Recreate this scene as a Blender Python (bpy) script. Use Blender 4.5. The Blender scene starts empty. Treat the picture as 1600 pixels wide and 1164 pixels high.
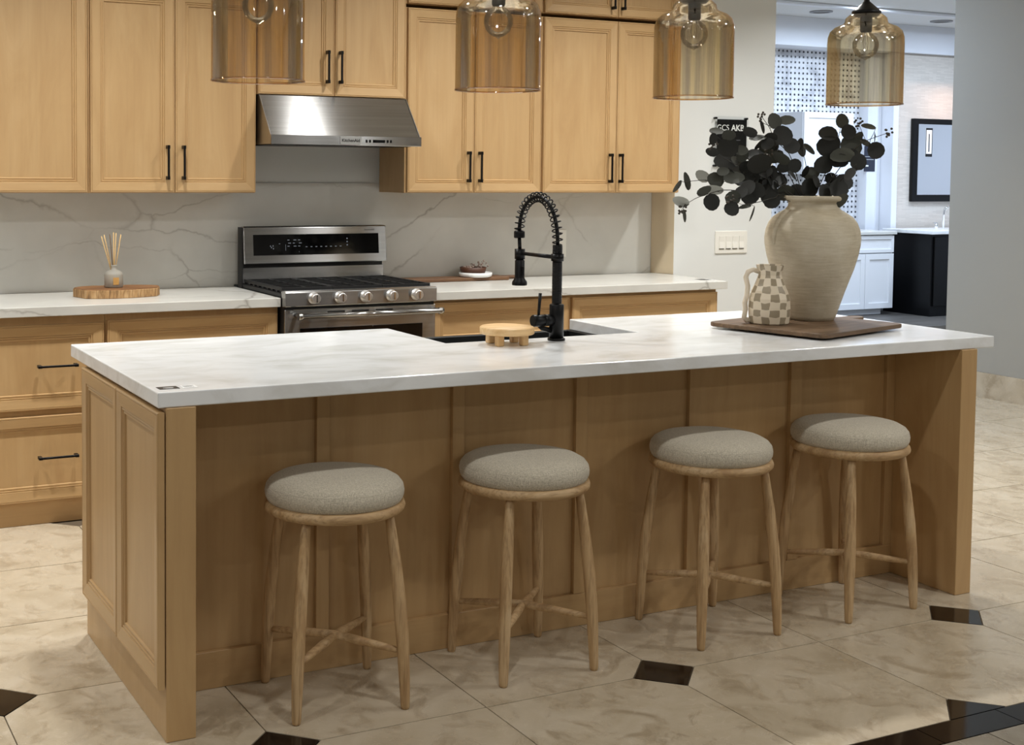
import bpy, bmesh, math, random
from mathutils import Vector, Matrix
random.seed(7)
PI = math.pi
S = bpy.context.scene
C = S.collection

# ---------------------------------------------------------------- camera
CAM = Vector((-0.9247, -3.27, 1.487)); YAW, PITCH, ROLL = -0.4541, -0.0529, 0.0080
F, PX, PY = 2064.4, 618.3, 375.4                 # in pixels of the 1600x1164 frame
fwd0 = Vector((-math.sin(YAW), math.cos(YAW), 0)); rt0 = Vector((math.cos(YAW), math.sin(YAW), 0)); up0 = Vector((0, 0, 1))
FW = math.cos(PITCH) * fwd0 + math.sin(PITCH) * up0
U2 = -math.sin(PITCH) * fwd0 + math.cos(PITCH) * up0
RT = math.cos(ROLL) * rt0 + math.sin(ROLL) * U2
UP = -math.sin(ROLL) * rt0 + math.cos(ROLL) * U2
cd = bpy.data.cameras.new('camera'); cam = bpy.data.objects.new('camera', cd); C.objects.link(cam)
cam.matrix_world = Matrix(((RT.x, UP.x, -FW.x, CAM.x), (RT.y, UP.y, -FW.y, CAM.y), (RT.z, UP.z, -FW.z, CAM.z), (0, 0, 0, 1)))
cd.sensor_fit = 'HORIZONTAL'; cd.sensor_width = 36.0; cd.lens = F / 1600 * 36
cd.shift_x = (800 - PX) / 1600; cd.shift_y = (PY - 582) / 1600
cd.clip_start = 0.05; cd.clip_end = 60
S.camera = cam

def ray(u, v): return FW * F + RT * (u - PX) - UP * (v - PY)
def at(u, v, axis, val):                         # pixel -> point on a world plane
    d = ray(u, v); return CAM + d * ((val - CAM[axis]) / d[axis])
def atd(u, v, dist): return CAM + ray(u, v) * (dist / F)
def depth(p): return (Vector(p) - CAM).dot(FW)

# ---------------------------------------------------------------- world, exposure, lights
w = bpy.data.worlds.new('world'); S.world = w; w.use_nodes = True
w.node_tree.nodes['Background'].inputs[0].default_value = (0.9, 0.95, 1.0, 1); w.node_tree.nodes['Background'].inputs[1].default_value = 0.3
S.view_settings.view_transform = 'Standard'; S.view_settings.look = 'None'
S.view_settings.exposure = 0.0; S.view_settings.gamma = 1.0; S.view_settings.use_curve_mapping = False

def area(name, loc, power, col, size=0.14, shape='DISK', rot=(0, 0, 0), sy=None, spread=None):
    l = bpy.data.lights.new(name, 'AREA'); l.energy = power; l.color = col; l.shape = shape; l.size = size
    if sy: l.size_y = sy
    if spread: l.spread = spread
    o = bpy.data.objects.new(name, l); o.location = loc; o.rotation_euler = rot; C.objects.link(o); return o
WARM = (1.0, 0.995, 0.97); COOL = (0.66, 0.80, 1.0)
CEIL = 3.0
for x in (-2.3, -0.9, 0.45, 2.02, 3.25, 4.6): area('aisle_downlight', (x, 1.58, CEIL - 0.012), 20, WARM, spread=math.radians(125))
for x in (-1.6, 0.6, 3.25, 5.2): area('seating_downlight', (x, -0.95, CEIL - 0.012), 14, WARM)
for x, y in [(-2.6, -5.2), (0.4, -5.2), (3.2, -5.2), (-2.8, -3.0), (4.2, -3.0), (5.4, -4.2), (5.3, -2.4)]: area('showroom_downlight', (x, y, CEIL - 0.012), 16, WARM)
for x, y in [(5.5, 4.3), (8.0, 4.3), (8.2, 5.6), (10.0, 5.3), (9.2, 1.8), (9.2, -1.2)]:
    area('back_room_and_fill_light', (x, y, CEIL - 0.012), 46 if y > 3 else 80, COOL, 0.3)  # the brighter pair is added out of view so the mirror reflects a lit room
area('vanity_light', (10.25, 6.25, 2.45), 4, (1.0, 0.62, 0.42), 0.12)

# ---------------------------------------------------------------- mesh helpers
class MB:
    def __init__(s): s.v = []; s.f = []; s.m = []; s.sm = []; s.uv = {}
    def face(s, idx, m=0, smooth=False): s.f.append(tuple(idx)); s.m.append(m); s.sm.append(smooth)
    def quad_pts(s, pts, m=0, smooth=False):
        b = len(s.v); s.v += [tuple(p) for p in pts]; s.face(range(b, b + len(pts)), m, smooth)
    def box(s, x0, x1, y0, y1, z0, z1, m=0):
        b = len(s.v)
        s.v += [(x0, y0, z0), (x1, y0, z0), (x1, y1, z0), (x0, y1, z0), (x0, y0, z1), (x1, y0, z1), (x1, y1, z1), (x0, y1, z1)]
        for q in ((0, 3, 2, 1), (4, 5, 6, 7), (0, 1, 5, 4), (1, 2, 6, 5), (2, 3, 7, 6), (3, 0, 4, 7)): s.face([b + i for i in q], m)
        return s
    def prism(s, poly, z0, z1, m=0, axis=2, smooth=False):      # poly of (a,b); axis 2: xy extruded along z, axis 0: yz extruded along x
        b = len(s.v); n = len(poly)
        for z in (z0, z1):
            for a, c in poly: s.v.append((a, c, z) if axis == 2 else ((z, a, c) if axis == 0 else (a, z, c)))
        s.face([b + i for i in range(n)][::-1], m); s.face([b + n + i for i in range(n)], m)
        for i in range(n): j = (i + 1) % n; s.face((b + i, b + j, b + n + j, b + n + i), m, smooth)
        return s
    def lathe(s, prof, n=24, m=0, c=(0, 0, 0), smooth=True, closed=False, cap=True, phase=0):
        b = len(s.v); k = len(prof)
        for r, z in prof:
            for i in range(n):
                a = 2 * PI * (i + phase) / n; s.v.append((c[0] + r * math.cos(a), c[1] + r * math.sin(a), c[2] + z))
        for q in range(k if closed else k - 1):
            q2 = (q + 1) % k
            for i in range(n):
                j = (i + 1) % n; s.face((b + q * n + i, b + q * n + j, b + q2 * n + j, b + q2 * n + i), m, smooth)
        if cap and not closed:
            s.face([b + i for i in range(n)][::-1], m); s.face([b + (k - 1) * n + i for i in range(n)], m)
        return s
    def tube(s, pts, rad, n=10, m=0, cap=True, smooth=True):
        pts = [Vector(p) for p in pts]; k = len(pts)
        rs = rad if isinstance(rad, (list, tuple)) else [rad] * k
        t0 = (pts[1] - pts[0]).normalized(); ref = Vector((0, 0, 1)) if abs(t0.z) < .9 else Vector((1, 0, 0))
        nrm = (ref - t0 * ref.dot(t0)).normalized(); b = len(s.v)
        for i, p in enumerate(pts):
            t = (pts[min(i + 1, k - 1)] - pts[max(i - 1, 0)]).normalized()
            nrm = (nrm - t * nrm.dot(t)).normalized(); bi = t.cross(nrm)
            for j in range(n):
                a = 2 * PI * j / n; s.v.append(tuple(p + (nrm * math.cos(a) + bi * math.sin(a)) * rs[i]))
        for i in range(k - 1):
            for j in range(n):
                j2 = (j + 1) % n; s.face((b + i * n + j, b + i * n + j2, b + (i + 1) * n + j2, b + (i + 1) * n + j), m, smooth)
        if cap: s.face([b + j for j in range(n)][::-1], m); s.face([b + (k - 1) * n + j for j in range(n)], m)
        return s
    def cyl(s, p0, p1, r, n=16, m=0, r1=None): return s.tube([p0, p1], [r, r if r1 is None else r1], n, m)
    def mesh(s, name, mats, off=(0, 0, 0)):
        me = bpy.data.meshes.new(name)
        me.from_pydata([(x - off[0], y - off[1], z - off[2]) for x, y, z in s.v], [], s.f)
        for m in (mats if isinstance(mats, (list, tuple)) else [mats]): me.materials.append(m)
        me.polygons.foreach_set('material_index', s.m); me.polygons.foreach_set('use_smooth', s.sm); me.update()
        return me

def wloc(o):
    p = Vector(o.location); q = o.parent
    while q: p += Vector(q.location); q = q.parent
    return p
def obj(name, mb, mats, parent=None, origin=None, bevel=0, seg=1, local=False):
    if parent is not None: org = wloc(parent) if origin is None else Vector(origin)
    elif origin is not None: org = Vector(origin)
    else:
        xs, ys, zs = zip(*mb.v); org = Vector(((min(xs) + max(xs)) / 2, (min(ys) + max(ys)) / 2, min(zs)))
    if local: org = Vector((0, 0, 0))
    me = mb.mesh(name, mats, org); o = bpy.data.objects.new(name, me); C.objects.link(o)
    if parent is not None:
        o.parent = parent; o.location = (0, 0, 0) if (local or origin is None) else org - wloc(parent)
    elif not local: o.location = org
    if bevel:
        b = o.modifiers.new('bevel', 'BEVEL'); b.width = bevel; b.segments = seg; b.limit_method = 'ANGLE'; b.angle_limit = math.radians(40)
    return o
def thing(name, label, cat, loc=(0, 0, 0), rotz=0, group=None):
    o = bpy.data.objects.new(name, None); C.objects.link(o); o.location = loc; o.rotation_euler = (0, 0, rotz); o.empty_display_size = 0.05
    return tag(o, label, cat, group)
def tag(o, label, cat=None, group=None):
    o['label'] = label
    if cat: o['category'] = cat
    if group: o['group'] = group
    return o
def struct(name, mb, mats, bevel=0):
    o = obj(name, mb, mats, bevel=bevel); o['kind'] = 'structure'; return o
def box(*a): return MB().box(*a)
def text_obj(name, body, size, mat, parent, loc, rot=(PI / 2, 0, 0), ext=0.0004, bold=False):
    cu = bpy.data.curves.new(name, 'FONT'); cu.body = body; cu.size = size; cu.extrude = ext; cu.align_x = 'CENTER'; cu.align_y = 'CENTER'
    if bold: cu.offset = size * 0.022
    t = bpy.data.objects.new(name, cu); C.objects.link(t)
    bpy.context.view_layer.update()
    me = bpy.data.meshes.new_from_object(t.evaluated_get(bpy.context.evaluated_depsgraph_get()))
    bpy.data.objects.remove(t); bpy.data.curves.remove(cu)
    me.materials.clear(); me.materials.append(mat)
    o = bpy.data.objects.new(name, me); C.objects.link(o); o.parent = parent; o.location = Vector(loc) - wloc(parent); o.rotation_euler = rot
    return o

# ---------------------------------------------------------------- materials
def srgb(r, g, b):
    f = lambda c: (c / 255 / 12.92) if c / 255 <= .04045 else ((c / 255 + .055) / 1.055) ** 2.4
    return (f(r), f(g), f(b), 1)
class NT:
    def __init__(s, name):
        s.m = bpy.data.materials.new(name); s.m.use_nodes = True; s.t = s.m.node_tree; s.n = s.t.nodes; s.l = s.t.links
        s.b = s.n['Principled BSDF']; s.out = s.n['Material Output']
    def new(s, t, **k):
        n = s.n.new(t)
        for a, v in k.items(): setattr(n, a, v)
        return n
    def link(s, a, b): s.l.new(a, b)
    def setin(s, node, **k):
        for a, v in k.items(): node.inputs[a.replace('_', ' ')].default_value = v
    def coords(s, scale=(1, 1, 1), rnd=True, src='Object'):
        tc = s.new('ShaderNodeTexCoord'); o = tc.outputs[src]
        if rnd:
            oi = s.new('ShaderNodeObjectInfo'); mu = s.new('ShaderNodeMath', operation='MULTIPLY'); mu.inputs[1].default_value = 37.0
            s.link(oi.outputs['Random'], mu.inputs[0]); ad = s.new('ShaderNodeVectorMath', operation='ADD')
            s.link(o, ad.inputs[0]); s.link(mu.outputs[0], ad.inputs[1]); o = ad.outputs[0]
        mp = s.new('ShaderNodeMapping'); mp.inputs['Scale'].default_value = scale; s.link(o, mp.inputs['Vector']); return mp.outputs[0]
    def noise(s, vec, scale, detail=4, rough=.5, dist=0):
        n = s.new('ShaderNodeTexNoise'); s.link(vec, n.inputs['Vector']); n.inputs['Scale'].default_value = scale
        n.inputs['Detail'].default_value = detail; n.inputs['Roughness'].default_value = rough; n.inputs['Distortion'].default_value = dist; return n.outputs['Fac']
    def ramp(s, fac, stops):
        r = s.new('ShaderNodeValToRGB'); e = r.color_ramp.elements
        while len(e) > 1: e.remove(e[-1])
        e[0].position, e[0].color = stops[0]
        for p, c in stops[1:]: q = e.new(p); q.color = c
        s.link(fac, r.inputs[0]); return r.outputs[0]
    def mix(s, fac, a, b, mode='MIX'):
        n = s.new('ShaderNodeMix', data_type='RGBA', blend_type=mode)
        for sock, v in ((n.inputs[0], fac), (n.inputs[6], a), (n.inputs[7], b)):
            if hasattr(v, 'is_linked') or hasattr(v, 'links'): s.link(v, sock)
            else: sock.default_value = v
        return n.outputs[2]
    def math(s, op, a, b=0.0, c=None):
        n = s.new('ShaderNodeMath', operation=op)
        for i, v in enumerate((a, b) if c is None else (a, b, c)):
            if isinstance(v, (int, float)): n.inputs[i].default_value = v
            else: s.link(v, n.inputs[i])
        return n.outputs[0]
    def bump(s, h, strength=.2, dist=.002):
        n = s.new('ShaderNodeBump'); n.inputs['Strength'].default_value = strength; n.inputs['Distance'].default_value = dist
        s.link(h, n.inputs['Height']); s.link(n.outputs[0], s.b.inputs['Normal'])
def plain(name, col, rough=.5, metal=0, coat=0, spec=None):
    k = NT(name); k.b.inputs['Base Color'].default_value = col; k.b.inputs['Roughness'].default_value = rough; k.b.inputs['Metallic'].default_value = metal
    k.b.inputs['Coat Weight'].default_value = coat
    if spec is not None: k.b.inputs['Specular IOR Level'].default_value = spec
    return k.m
def wood(name, c0, c1, c2, axis, rough=.38, grain=1.0, bump=.05, sc=1.0):
    k = NT(name); st = [9 * sc] * 3; st[axis] = 1.5 * sc
    v = k.coords(tuple(st)); fine = [70 * sc] * 3; fine[axis] = 2.2 * sc * sc
    a = k.noise(v, .8, 6, .6, 1.4)
    col = k.ramp(a, [(.30, c0), (.5, c1), (.70, c2)])
    b = k.noise(k.coords(tuple(fine)), 1.0, 3, .6)
    dark = tuple(x * .82 for x in c0[:3]) + (1,)
    col = k.mix(k.ramp(b, [(.46, (0, 0, 0, 1)), (.72, (.30 * grain,) * 3 + (1,))]), col, dark)
    big = k.noise(k.coords((1.3, 1.3, 1.3)), 1.0, 2, .5)
    col = k.mix(k.ramp(big, [(.35, (0, 0, 0, 1)), (.75, (.16,) * 3 + (1,))]), col, c0)
    k.link(col, k.b.inputs['Base Color']); k.b.inputs['Roughness'].default_value = rough
    k.bump(b, bump, .001); return k.m
MC = (srgb(186, 150, 104), srgb(194, 159, 112), srgb(200, 166, 120))
maple_v = wood('maple_vertical', *MC, 2, grain=.55); maple_h = wood('maple_horizontal', *MC, 0, grain=.55)
OC = (srgb(168, 132, 90), srgb(198, 165, 121), srgb(214, 186, 146))
oak = wood('whitewashed_oak', *OC, 2, .6, 3.0, .5, sc=1.9); oak_h = wood('whitewashed_oak_rail', *OC, 0, .6, 2.6, .5, sc=1.9)
pine = wood('pale_pine', srgb(214, 170, 112), srgb(226, 188, 134), srgb(234, 204, 156), 0, .5, 1.6)
slabwood = wood('slab_wood', srgb(104, 68, 38), srgb(146, 102, 62), srgb(168, 124, 80), 0, .6, 2.0)
walnut = wood('walnut_board', srgb(70, 46, 28), srgb(104, 72, 46), srgb(124, 90, 60), 0, .55, 1.6)
boardwood = wood('worn_board', srgb(74, 56, 40), srgb(108, 84, 60), srgb(128, 102, 76), 0, .6, 2.0, .2)
barkm = wood('bark_edge', srgb(84, 58, 34), srgb(178, 138, 90), srgb(206, 172, 126), 2, .8, 2.0, .5, sc=3.2)
darkmetal = plain('matte_black_metal', srgb(18, 18, 19), .38, .6)
blackmatte = plain('matte_black', srgb(14, 14, 15), .5)
blackgloss = plain('black_glass', srgb(6, 6, 8), .06)
chrome = plain('chrome', (.8, .8, .8, 1), .12, 1); knobm = plain('knob_steel', (.85, .85, .85, 1), .32, 1)
def steel():
    k = NT('brushed_steel'); v = k.coords((2, 2, 90), rnd=False); n = k.noise(v, 1, 2)
    k.link(k.ramp(n, [(.3, (.36, .357, .352, 1)), (.7, (.43, .427, .42, 1))]), k.b.inputs['Base Color'])
    k.b.inputs['Metallic'].default_value = 1; k.b.inputs['Roughness'].default_value = .21
    k.b.inputs['Anisotropic'].default_value = .97; t = k.new('ShaderNodeCombineXYZ'); t.inputs[2].default_value = 1.0; k.link(t.outputs[0], k.b.inputs['Tangent']); return k.m
steelm = steel(); steelp = plain('smooth_steel', (.45, .445, .435, 1), .28, 1)
def paint(name, c, r=.75, s=220):
    k = NT(name); k.b.inputs['Base Color'].default_value = c; k.b.inputs['Roughness'].default_value = r
    k.bump(k.noise(k.coords(rnd=False), s, 3), .06, .001); return k.m
wallm = paint('wall_paint', srgb(222, 224, 222)); ceilm = paint('ceiling_paint', srgb(226, 226, 224)); whitem = paint('white_cabinet_paint', srgb(232, 233, 235), .4, 60)
greywall = paint('grey_wall_paint', srgb(168, 165, 157)); trimm = paint('white_trim_paint', srgb(228, 230, 235), .45, 60)
def quartz():
    k = NT('veined_quartz'); v = k.coords((1, 1, 1), rnd=False)
    d = k.new('ShaderNodeTexNoise'); k.link(v, d.inputs['Vector']); d.inputs['Scale'].default_value = 2.4; d.inputs['Detail'].default_value = 5; d.inputs['Roughness'].default_value = .6
    sub = k.new('ShaderNodeVectorMath', operation='MULTIPLY_ADD'); k.link(d.outputs['Color'], sub.inputs[0]); sub.inputs[1].default_value = (.20, .20, .20); k.link(v, sub.inputs[2])
    def veins(rot, sc, wid, seed):
        mp = k.new('ShaderNodeMapping'); k.link(sub.outputs[0], mp.inputs['Vector']); mp.inputs['Rotation'].default_value = rot; mp.inputs['Scale'].default_value = sc; mp.inputs['Location'].default_value = (seed, seed * .7, seed * .3)
        vo = k.new('ShaderNodeTexVoronoi', feature='DISTANCE_TO_EDGE'); k.link(mp.outputs[0], vo.inputs['Vector']); vo.inputs['Scale'].default_value = 1.0; vo.inputs['Randomness'].default_value = 1
        return k.ramp(vo.outputs['Distance'], [(0, (1, 1, 1, 1)), (wid * .30, (.55,) * 3 + (1,)), (wid, (0, 0, 0, 1))])
    a = veins((0, .62, 0), (.75, 1, 2.3), .011, 3.1); b = veins((0, -.80, 0), (.8, 1, 2.4), .009, 9.4)
    mask = k.ramp(k.noise(v, 1.6, 3), [(.42, (.12,) * 3 + (1,)), (.62, (1, 1, 1, 1))]); mask2 = k.ramp(k.noise(k.coords((1, 1, 1.3), rnd=False), 2.7, 3), [(.45, (.0,) * 3 + (1,)), (.62, (.7, .7, .7, 1))])
    f = k.math('MAXIMUM', k.math('MULTIPLY', a, mask), k.math('MULTIPLY', b, mask2))
    base = k.ramp(k.noise(v, 3.0, 4), [(.35, srgb(206, 205, 199)), (.65, srgb(217, 216, 210))])
    k.link(k.mix(k.math('MULTIPLY', f, .62), base, srgb(128, 122, 112)), k.b.inputs['Base Color'])
    k.b.inputs['Roughness'].default_value = .22; return k.m
quartzm = quartz()
def marble():
    k = NT('cloudy_marble'); v = k.coords((1.2, 2.1, 2.1), rnd=False)
    a = k.noise(v, 1.6, 6, .55, 1.6); b = k.noise(k.coords((1.5, 3.0, 3.0), rnd=False), 2.0, 5, .55, 1.2)
    col = k.ramp(a, [(.32, srgb(222, 222, 219)), (.47, srgb(240, 242, 243)), (.62, srgb(245, 247, 248))])
    col = k.mix(k.ramp(b, [(.5, (0, 0, 0, 1)), (.70, (.45,) * 3 + (1,))]), col, srgb(212, 211, 206))
    k.link(col, k.b.inputs['Base Color']); k.b.inputs['Roughness'].default_value = .16; return k.m
marblem = marble()
def travertine(name, tint=1.0):
    k = NT(name); v = k.coords((1, 1, 1)); a = k.noise(v, 3.4, 7, .62, .9); b = k.noise(k.coords((1.25, 1, 1)), 7, 8, .72, .7); c = k.noise(k.coords(), 26, 5, .7, 1.2)
    s = lambda r, g, b: tuple(x * tint for x in srgb(r, g, b)[:3]) + (1,)
    col = k.ramp(a, [(.30, s(174, 159, 134)), (.48, s(196, 182, 158)), (.68, s(208, 196, 175))])
    col = k.mix(k.ramp(b, [(.50, (0, 0, 0, 1)), (.66, (.75,) * 3 + (1,))]), col, s(148, 129, 101))
    col = k.mix(k.ramp(c, [(.56, (0, 0, 0, 1)), (.70, (.5,) * 3 + (1,))]), col, s(220, 209, 189))
    e = k.noise(k.coords((1, 1, 1)), 34, 6, .75, 1.2); col = k.mix(k.ramp(e, [(.66, (0, 0, 0, 1)), (.74, (.7,) * 3 + (1,))]), col, s(126, 106, 80))
    oi = k.new('ShaderNodeObjectInfo'); col = k.mix(k.ramp(oi.outputs['Random'], [(0, (.0,) * 3 + (1,)), (1, (.28,) * 3 + (1,))]), col, s(196, 182, 160))
    k.link(col, k.b.inputs['Base Color']); k.link(k.ramp(b, [(.3, (.20,) * 3 + (1,)), (.75, (.34,) * 3 + (1,))]), k.b.inputs['Roughness']); return k.m
travm = travertine('polished_travertine'); travdark = travertine('grey_brown_stone', .42)
granite = plain('black_granite', srgb(16, 14, 14), .09)
grout = plain('grout', srgb(96, 82, 64), .9)
def fabric():
    k = NT('boucle_linen'); v = k.coords((1, 1, 1)); a = k.noise(v, 260, 4, .7); w_ = k.noise(k.coords((60, 60, 420)), 1, 3); w2 = k.noise(k.coords((420, 420, 50)), 1, 3)
    col = k.ramp(a, [(.3, srgb(160, 150, 130)), (.55, srgb(214, 204, 184)), (.75, srgb(236, 229, 212))])
    col = k.mix(.35, col, k.ramp(w2, [(.35, srgb(168, 157, 137)), (.65, srgb(230, 222, 204))]))
    k.link(col, k.b.inputs['Base Color']); k.b.inputs['Roughness'].default_value = .95; k.b.inputs['Sheen Weight'].default_value = .25
    k.bump(k.math('ADD', a, w_), .7, .003); return k.m
fabricm = fabric()
def thin_glass(name, tint, gloss=.16, ripple_and_reflections=False):
    k = NT(name); k.n.remove(k.b); tr = k.new('ShaderNodeBsdfTransparent'); gl = k.new('ShaderNodeBsdfGlossy'); gl.inputs['Roughness'].default_value = .02; gl.inputs['Color'].default_value = (.95, .95, .95, 1)
    lw = k.new('ShaderNodeLayerWeight'); lw.inputs['Blend'].default_value = .35
    if ripple_and_reflections:
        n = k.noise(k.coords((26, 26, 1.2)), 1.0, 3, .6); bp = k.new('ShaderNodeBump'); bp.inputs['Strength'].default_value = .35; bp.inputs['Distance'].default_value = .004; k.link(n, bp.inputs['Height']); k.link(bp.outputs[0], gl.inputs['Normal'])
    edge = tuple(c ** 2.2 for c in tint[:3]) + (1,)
    if ripple_and_reflections:
        st = k.ramp(k.noise(k.coords((34, 34, .9)), 1.0, 4, .65), [(.42, tint), (.52, (tint[0] * .86, tint[1] * .85, tint[2] * .88, 1)), (.60, (tint[0] * .72, tint[1] * .72, tint[2] * .80, 1))])  # smoky tint streaks: showroom reflections painted into the glass colour
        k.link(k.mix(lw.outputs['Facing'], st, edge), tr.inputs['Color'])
    else: k.link(k.mix(lw.outputs['Facing'], tint, edge), tr.inputs['Color'])
    fr = k.ramp(lw.outputs['Fresnel'], [(0, (gloss * .6,) * 3 + (1,)), (.5, (gloss * 1.6,) * 3 + (1,)), (1, (.8,) * 3 + (1,))])
    ms = k.new('ShaderNodeMixShader'); ms.inputs[0].default_value = gloss
    if gloss > .02: k.link(fr, ms.inputs[0])
    else: k.n.remove(lw); tr.inputs['Color'].default_value = tint
    ms.inputs[0].default_value = gloss; k.link(tr.outputs[0], ms.inputs[1]); k.link(gl.outputs[0], ms.inputs[2]); k.link(ms.outputs[0], k.out.inputs[0]); return k.m
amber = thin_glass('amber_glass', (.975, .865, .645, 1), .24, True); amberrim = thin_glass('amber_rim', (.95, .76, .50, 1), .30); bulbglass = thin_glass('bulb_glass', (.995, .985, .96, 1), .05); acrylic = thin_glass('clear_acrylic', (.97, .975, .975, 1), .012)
frost = plain('frosted_glass', srgb(206, 204, 194), .5); frost.node_tree.nodes['Principled BSDF'].inputs['Transmission Weight'].default_value = .55
oilm = plain('amber_oil', srgb(214, 172, 112), .3)
reed = plain('pale_reed', srgb(214, 178, 122), .7); reedd = plain('brown_reed', srgb(104, 82, 60), .7)
def vasem_():
    k = NT('sandy_glazed_clay'); v = k.coords((1, 1, 1), rnd=False); a = k.noise(k.coords((7, 7, 80), rnd=False), 2.2, 5, .7); b = k.noise(v, 7, 5, .6); c = k.noise(v, 160, 2)
    col = k.ramp(k.math('ADD', k.math('MULTIPLY', a, .45), k.math('MULTIPLY', b, .55)), [(.30, srgb(172, 158, 132)), (.5, srgb(196, 184, 160)), (.70, srgb(216, 207, 188))])
    k.link(col, k.b.inputs['Base Color']); k.b.inputs['Roughness'].default_value = .55; k.bump(k.math('ADD', a, c), .15, .002); return k.m
vasem = vasem_()
def checkm_():
    k = NT('checked_glaze'); tc = k.new('ShaderNodeTexCoord'); n = k.new('ShaderNodeTexNoise'); k.link(tc.outputs['Object'], n.inputs['Vector']); n.inputs['Scale'].default_value = 26; n.inputs['Detail'].default_value = 1
    s = k.new('ShaderNodeSeparateXYZ'); k.link(tc.outputs['Object'], s.inputs[0]); nc = k.new('ShaderNodeSeparateColor'); k.link(n.outputs['Color'], nc.inputs[0])
    ang = k.math('ARCTAN2', s.outputs['Y'], s.outputs['X'])
    a = k.math('ADD', k.math('MULTIPLY', k.math('ADD', ang, PI), 14 / (2 * PI)), k.math('MULTIPLY', k.math('SUBTRACT', nc.outputs[0], .5), .55))
    z = k.math('ADD', k.math('MULTIPLY', s.outputs['Z'], 36), k.math('MULTIPLY', k.math('SUBTRACT', nc.outputs[1], .5), .5))
    fa = k.math('FLOORED_MODULO', k.math('ADD', k.math('FLOOR', a), k.math('FLOOR', z)), 2)
    ea = k.math('ABSOLUTE', k.math('SUBTRACT', k.math('FRACT', a), .5)); ez = k.math('ABSOLUTE', k.math('SUBTRACT', k.math('FRACT', z), .5))
    inside = k.math('MULTIPLY', k.math('LESS_THAN', ea, .46), k.math('LESS_THAN', ez, .45))
    k.link(k.mix(k.math('MULTIPLY', fa, inside), srgb(226, 212, 188), srgb(158, 144, 120)), k.b.inputs['Base Color']); k.b.inputs['Roughness'].default_value = .35; return k.m
checkm = checkm_(); creamm = plain('cream_glaze', srgb(228, 214, 192), .35)
def leafm(name, c0, c1, pale=False):
    k = NT(name); v = k.coords((1, 1, 1)); a = k.noise(v, 40, 4, .6); k.link(k.ramp(a, [(.35, c0), (.65, c1)]), k.b.inputs['Base Color']); k.b.inputs['Roughness'].default_value = .6; return k.m
LEAF = [leafm('leaf_charcoal', srgb(22, 23, 20), srgb(36, 37, 32)), leafm('leaf_grey_green', srgb(50, 52, 45), srgb(72, 74, 65)), leafm('leaf_silver', srgb(150, 151, 142), srgb(176, 177, 168))]
stemm = plain('dark_stem', srgb(44, 40, 32), .7); berrym = plain('berry_brown', srgb(70, 62, 52), .6)
def mosaicm_():
    k = NT('dotted_basketweave_marble'); tc = k.new('ShaderNodeTexCoord'); s = k.new('ShaderNodeSeparateXYZ'); k.link(tc.outputs['Object'], s.inputs[0]); P = .0535
    gx = k.math('SUBTRACT', k.math('FRACT', k.math('MULTIPLY', s.outputs['X'], 1 / P)), .5); gz = k.math('SUBTRACT', k.math('FRACT', k.math('MULTIPLY', s.outputs['Z'], 1 / P)), .5)
    d = k.math('MAXIMUM', k.math('ABSOLUTE', gx), k.math('ABSOLUTE', gz)); dot = k.math('LESS_THAN', d, .19)
    base = k.ramp(k.noise(k.coords(rnd=False), 5, 5, .65, .8), [(.36, srgb(176, 176, 180)), (.52, srgb(222, 222, 224)), (.7, srgb(234, 234, 236))])
    line = k.math('LESS_THAN', k.math('MINIMUM', k.math('ABSOLUTE', gx), k.math('ABSOLUTE', gz)), .03)
    base = k.mix(k.math('MULTIPLY', line, .25), base, srgb(160, 160, 162))
    k.link(k.mix(dot, base, srgb(34, 34, 38)), k.b.inputs['Base Color']); k.b.inputs['Roughness'].default_value = .3; return k.m
mosaicm = mosaicm_()
def linear_():
    k = NT('thin_linear_tile'); v = k.coords((1, 1, 1), rnd=False); mp = k.new('ShaderNodeMapping'); k.link(v, mp.inputs[0]); mp.inputs['Rotation'].default_value = (PI / 2, 0, 0)
    b = k.new('ShaderNodeTexBrick'); k.link(mp.outputs[0], b.inputs['Vector']); b.inputs['Scale'].default_value = 1; b.inputs['Brick Width'].default_value = .11; b.inputs['Row Height'].default_value = .014; b.inputs['Mortar Size'].default_value = .001
    b.inputs['Color1'].default_value = srgb(212, 204, 194); b.inputs['Color2'].default_value = srgb(200, 192, 182); b.inputs['Mortar'].default_value = srgb(188, 180, 170)
    k.link(b.outputs[0], k.b.inputs['Base Color']); k.b.inputs['Roughness'].default_value = .4; return k.m
lineartile = linear_()
mirrorm = plain('mirror_glass', (.85, .88, .92, 1), .02, 1)
def emit(name, c, s):
    k = NT(name); k.b.inputs['Emission Color'].default_value = c; k.b.inputs['Emission Strength'].default_value = s; k.b.inputs['Base Color'].default_value = (0, 0, 0, 1); return k.m
filam = plain('dull_filament', srgb(120, 96, 70), .4, .6)
ledm = emit('display_glyph', (.75, .82, .9, 1), .22)
blacklabel = plain('black_label', srgb(20, 20, 22), .4); whitelabel = plain('white_print', srgb(238, 238, 236), .5); greyprint = plain('grey_print', srgb(104, 104, 106), .5)
plastic = plain('white_plastic', srgb(236, 234, 226), .35); slotm = plain('switch_gap_grey', srgb(120, 118, 112), .6)
blackwood = plain('black_lacquer', srgb(9, 9, 10), .35, spec=.25); vinyl = wood('grey_vinyl_plank', srgb(70, 66, 62), srgb(88, 84, 79), srgb(100, 96, 91), 0, .5)
sinkm = plain('black_composite', srgb(22, 23, 23), .45)

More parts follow.
